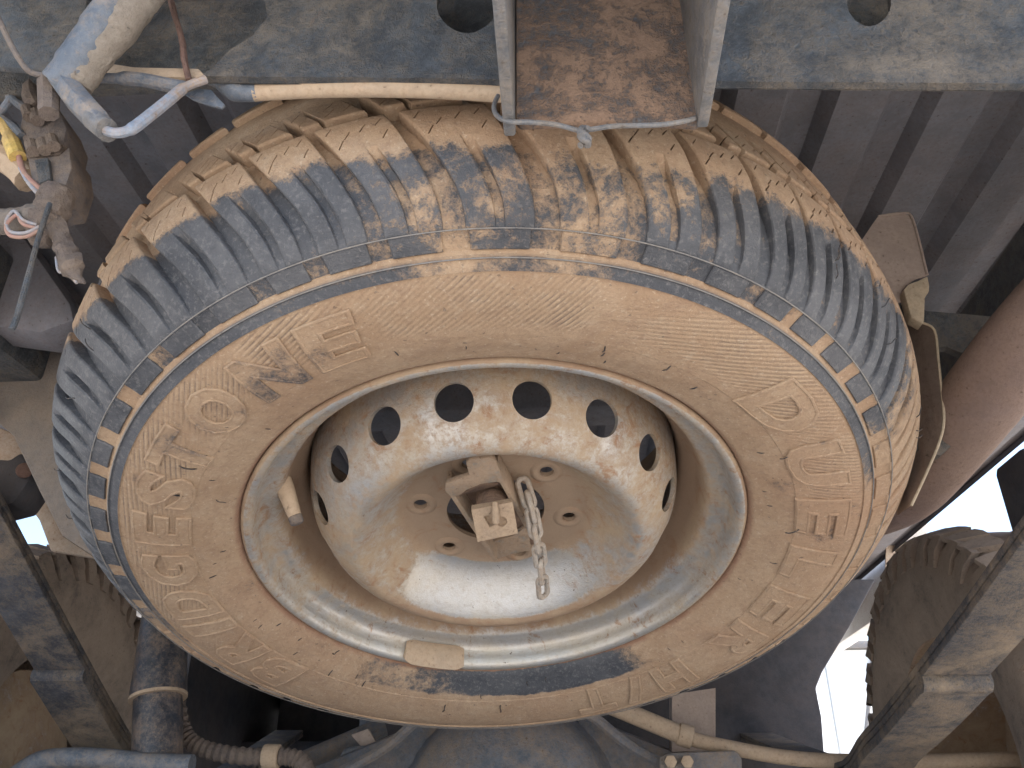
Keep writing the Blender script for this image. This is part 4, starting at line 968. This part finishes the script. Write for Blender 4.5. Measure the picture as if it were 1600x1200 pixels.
# ------------------------------------------------------------------ bottom edge: hoses, rods, brackets, dark underbody ahead
def bottom():
    H = empty('ribbed_hose', aty(430, 1180, 1.28), 'black ribbed hose curving along the bottom beside the shock absorber', 'hose')
    pth = smooth_path([aty(a, b, 1.27) for a, b in [(276, 1090), (284, 1135), (302, 1162), (340, 1176), (390, 1182), (440, 1182), (470, 1190), (490, 1225)]], 8)
    MB().tube(pth, [.0105 if i % 2 else .0128 for i in range(len(pth))], 14).build('hose', M_BROWNWRAP, H)
    MB().tube([aty(412, 1182, 1.27), aty(437, 1182, 1.27)], .0165, 16).build('clamp', M_TAN, H, bevel=.002)
    o = MB().tube(smooth_path([aty(a, b, 1.18) for a, b in [(20, 1215), (60, 1190), (110, 1184), (170, 1186), (230, 1192), (300, 1195)]], 5), .013, 14).build('bottom_hose', M_LOOM); tag(o, 'dusty grey hose arching across the bottom left corner', 'hose')
    o = MB().tube([aty(470, 1192, 1.5), aty(600, 1135, 1.55)], .017, 14).build('link_rod', M_AXLE); tag(o, 'dark straight rod rising towards the differential from lower left', 'rod')
    B = empty('brake_line_bracket', aty(590, 1180, 1.42), 'grey bracket with bent brake pipes left of the differential', 'bracket')
    MB().tube(smooth_path([aty(a, b, 1.42) for a, b in [(636, 1142), (630, 1160), (618, 1172), (590, 1172), (556, 1174), (540, 1180), (536, 1210)]], 5), .0075, 10).build('brake_pipe', M_LOOM, B)
    MB().prism([aty(a, b, 1.43) for a, b in [(548, 1148), (575, 1138), (592, 1166), (570, 1174)]], (0, .01, 0)).build('tab', M_SHIELD, B, bevel=.002)
    MB().prism([aty(a, b, 1.43) for a, b in [(560, 1185), (612, 1182), (614, 1215), (560, 1215)]], (0, .02, 0)).build('block', M_FRAME, B, bevel=.004)
    MB().tube([aty(598, 1160, 1.41), aty(598, 1184, 1.41)], .010, 6).build('nut', M_LOOM, B, bevel=.001)
    # right: pale rod, post, plate, bolted bracket
    Rr = empty('pale_rod', aty(1300, 1180, 1.34), 'long pale dusty rod crossing the bottom right below the tyre', 'rod')
    MB().tube(smooth_path([aty(a, b, 1.34) for a, b in [(925, 1090), (1040, 1138), (1070, 1150), (1110, 1162), (1250, 1186), (1420, 1190), (1660, 1184)]], 5), [.0135] * 12 + [.0105] * 19, 14).build('rod', M_TAN, Rr)
    MB().tube([aty(1060, 1146, 1.34), aty(1082, 1153, 1.34)], .0165, 14).build('collar', M_TAN, Rr, bevel=.002)
    o = MB().prism([aty(a, b, 1.40) for a, b in [(1050, 1085), (1118, 1075), (1118, 1170), (1050, 1175)]], (0, .04, 0)).build('brown_post', M_SHIELD); tag(o, 'brown upright post behind the pale rod', 'bracket')
    C = empty('bolted_bracket', aty(1095, 1190, 1.30), 'blue black bracket with two rusty bolt heads at the bottom edge', 'bracket')
    MB().prism([aty(a, b, 1.30) for a, b in [(1030, 1182), (1045, 1176), (1150, 1172), (1160, 1184), (1160, 1230), (1030, 1230)]], (0, .03, 0)).build('plate', M_AXLE, C, bevel=.004)
    for a in (1048, 1074): MB().tube([aty(a, 1190, 1.30), aty(a, 1190, 1.285)], .009, 6).build('bolt_head', M_TAN, C, bevel=.001)
    # dark masses further forward under the truck
    F = empty('fuel_tank', (-.32, 2.35, .45), 'rounded dark grey fuel tank behind the axle at lower left', 'fuel tank')
    MB().box((-.30, 2.45, .52), (.17, .5, .135)).build('tank_shell', M_DARK, F, bevel=.06, segs=4)
    MB().tube([(-.40, 2.0, .62), (-.40, 2.0, .30)], .008, 8).build('strap', M_LOOM, F)
    P = empty('propeller_shaft', (0, 2.6, .45), 'dark propeller shaft running forward from the differential', 'driveshaft')
    MB().tube([(0, 1.8, ZA), (.02, 3.6, .48)], .035, 18).build('shaft', M_DARK, P)
    G = empty('underbody_panel', (0, 3.9, .5), 'dark gearbox and added dark panels far forward under the cab', 'underbody')
    MB().box((XO, 2.84, .62), (.80, .03, .34)).build('dark_end_sheet', M_DARK, G, bevel=.02)  # added dark sheet that closes off the bright view towards the cab
    MB().box((.30, 2.5, .50), (.16, .35, .14)).build('gearbox_cover', M_DARK, G, bevel=.04)
    MB().box((0, 3.42, .25), (.85, .03, .10)).build('splash_guard', M_DARK, G, bevel=.01)
    MB().prism([aty(a, b, 2.0) for a, b in [(1368, 905), (1330, 975), (1285, 1050), (1275, 1075), (1284, 1120), (1292, 1230), (900, 1230), (900, 900)]], (0, .02, 0)).build('side_guard', M_DARK, G, bevel=.004)
    # left bracket with a rusty bolt against the bright gap
    K = empty('bump_bracket', aty(20, 750, .9), 'dark bracket with a rusty bolt head against the bright gap at left', 'bracket')
    MB().prism([aty(a, b, .90) for a, b in [(-60, 712), (14, 718), (32, 706), (46, 722), (46, 748), (36, 764), (20, 786), (-60, 806)]], (0, .05, 0)).build('plate', M_DARK, K, bevel=.004)
    MB().tube([aty(38, 735, .90), aty(38, 735, .885)], .0095, 10).build('bolt_head', M_STRAP, K, bevel=.0015)
bottom()

# ------------------------------------------------------------------ pale wall of a shed out in the yard
def shed():
    S = empty('white_shed', (7.0, 12.0, 0), 'white panelled shed wall seen in the gap beside the right road wheel', 'shed')
    for k in range(8):
        MB().box((3.3 + k * 1.0, 13, 1.3), (.485, .06, 1.3)).build('wall_panel', M_WALL, S, bevel=.01)
    MB().box((6.8, 13.0, 2.66), (4.2, .16, .05)).build('top_rail', M_PLATE, S, bevel=.01)
    for k in range(7): MB().tube([(3.8 + k * 1.0, 12.9, .1), (4.5 + k * 1.0, 12.9, 2.5)], .03, 8).build('brace', M_PLATE, S)
shed()
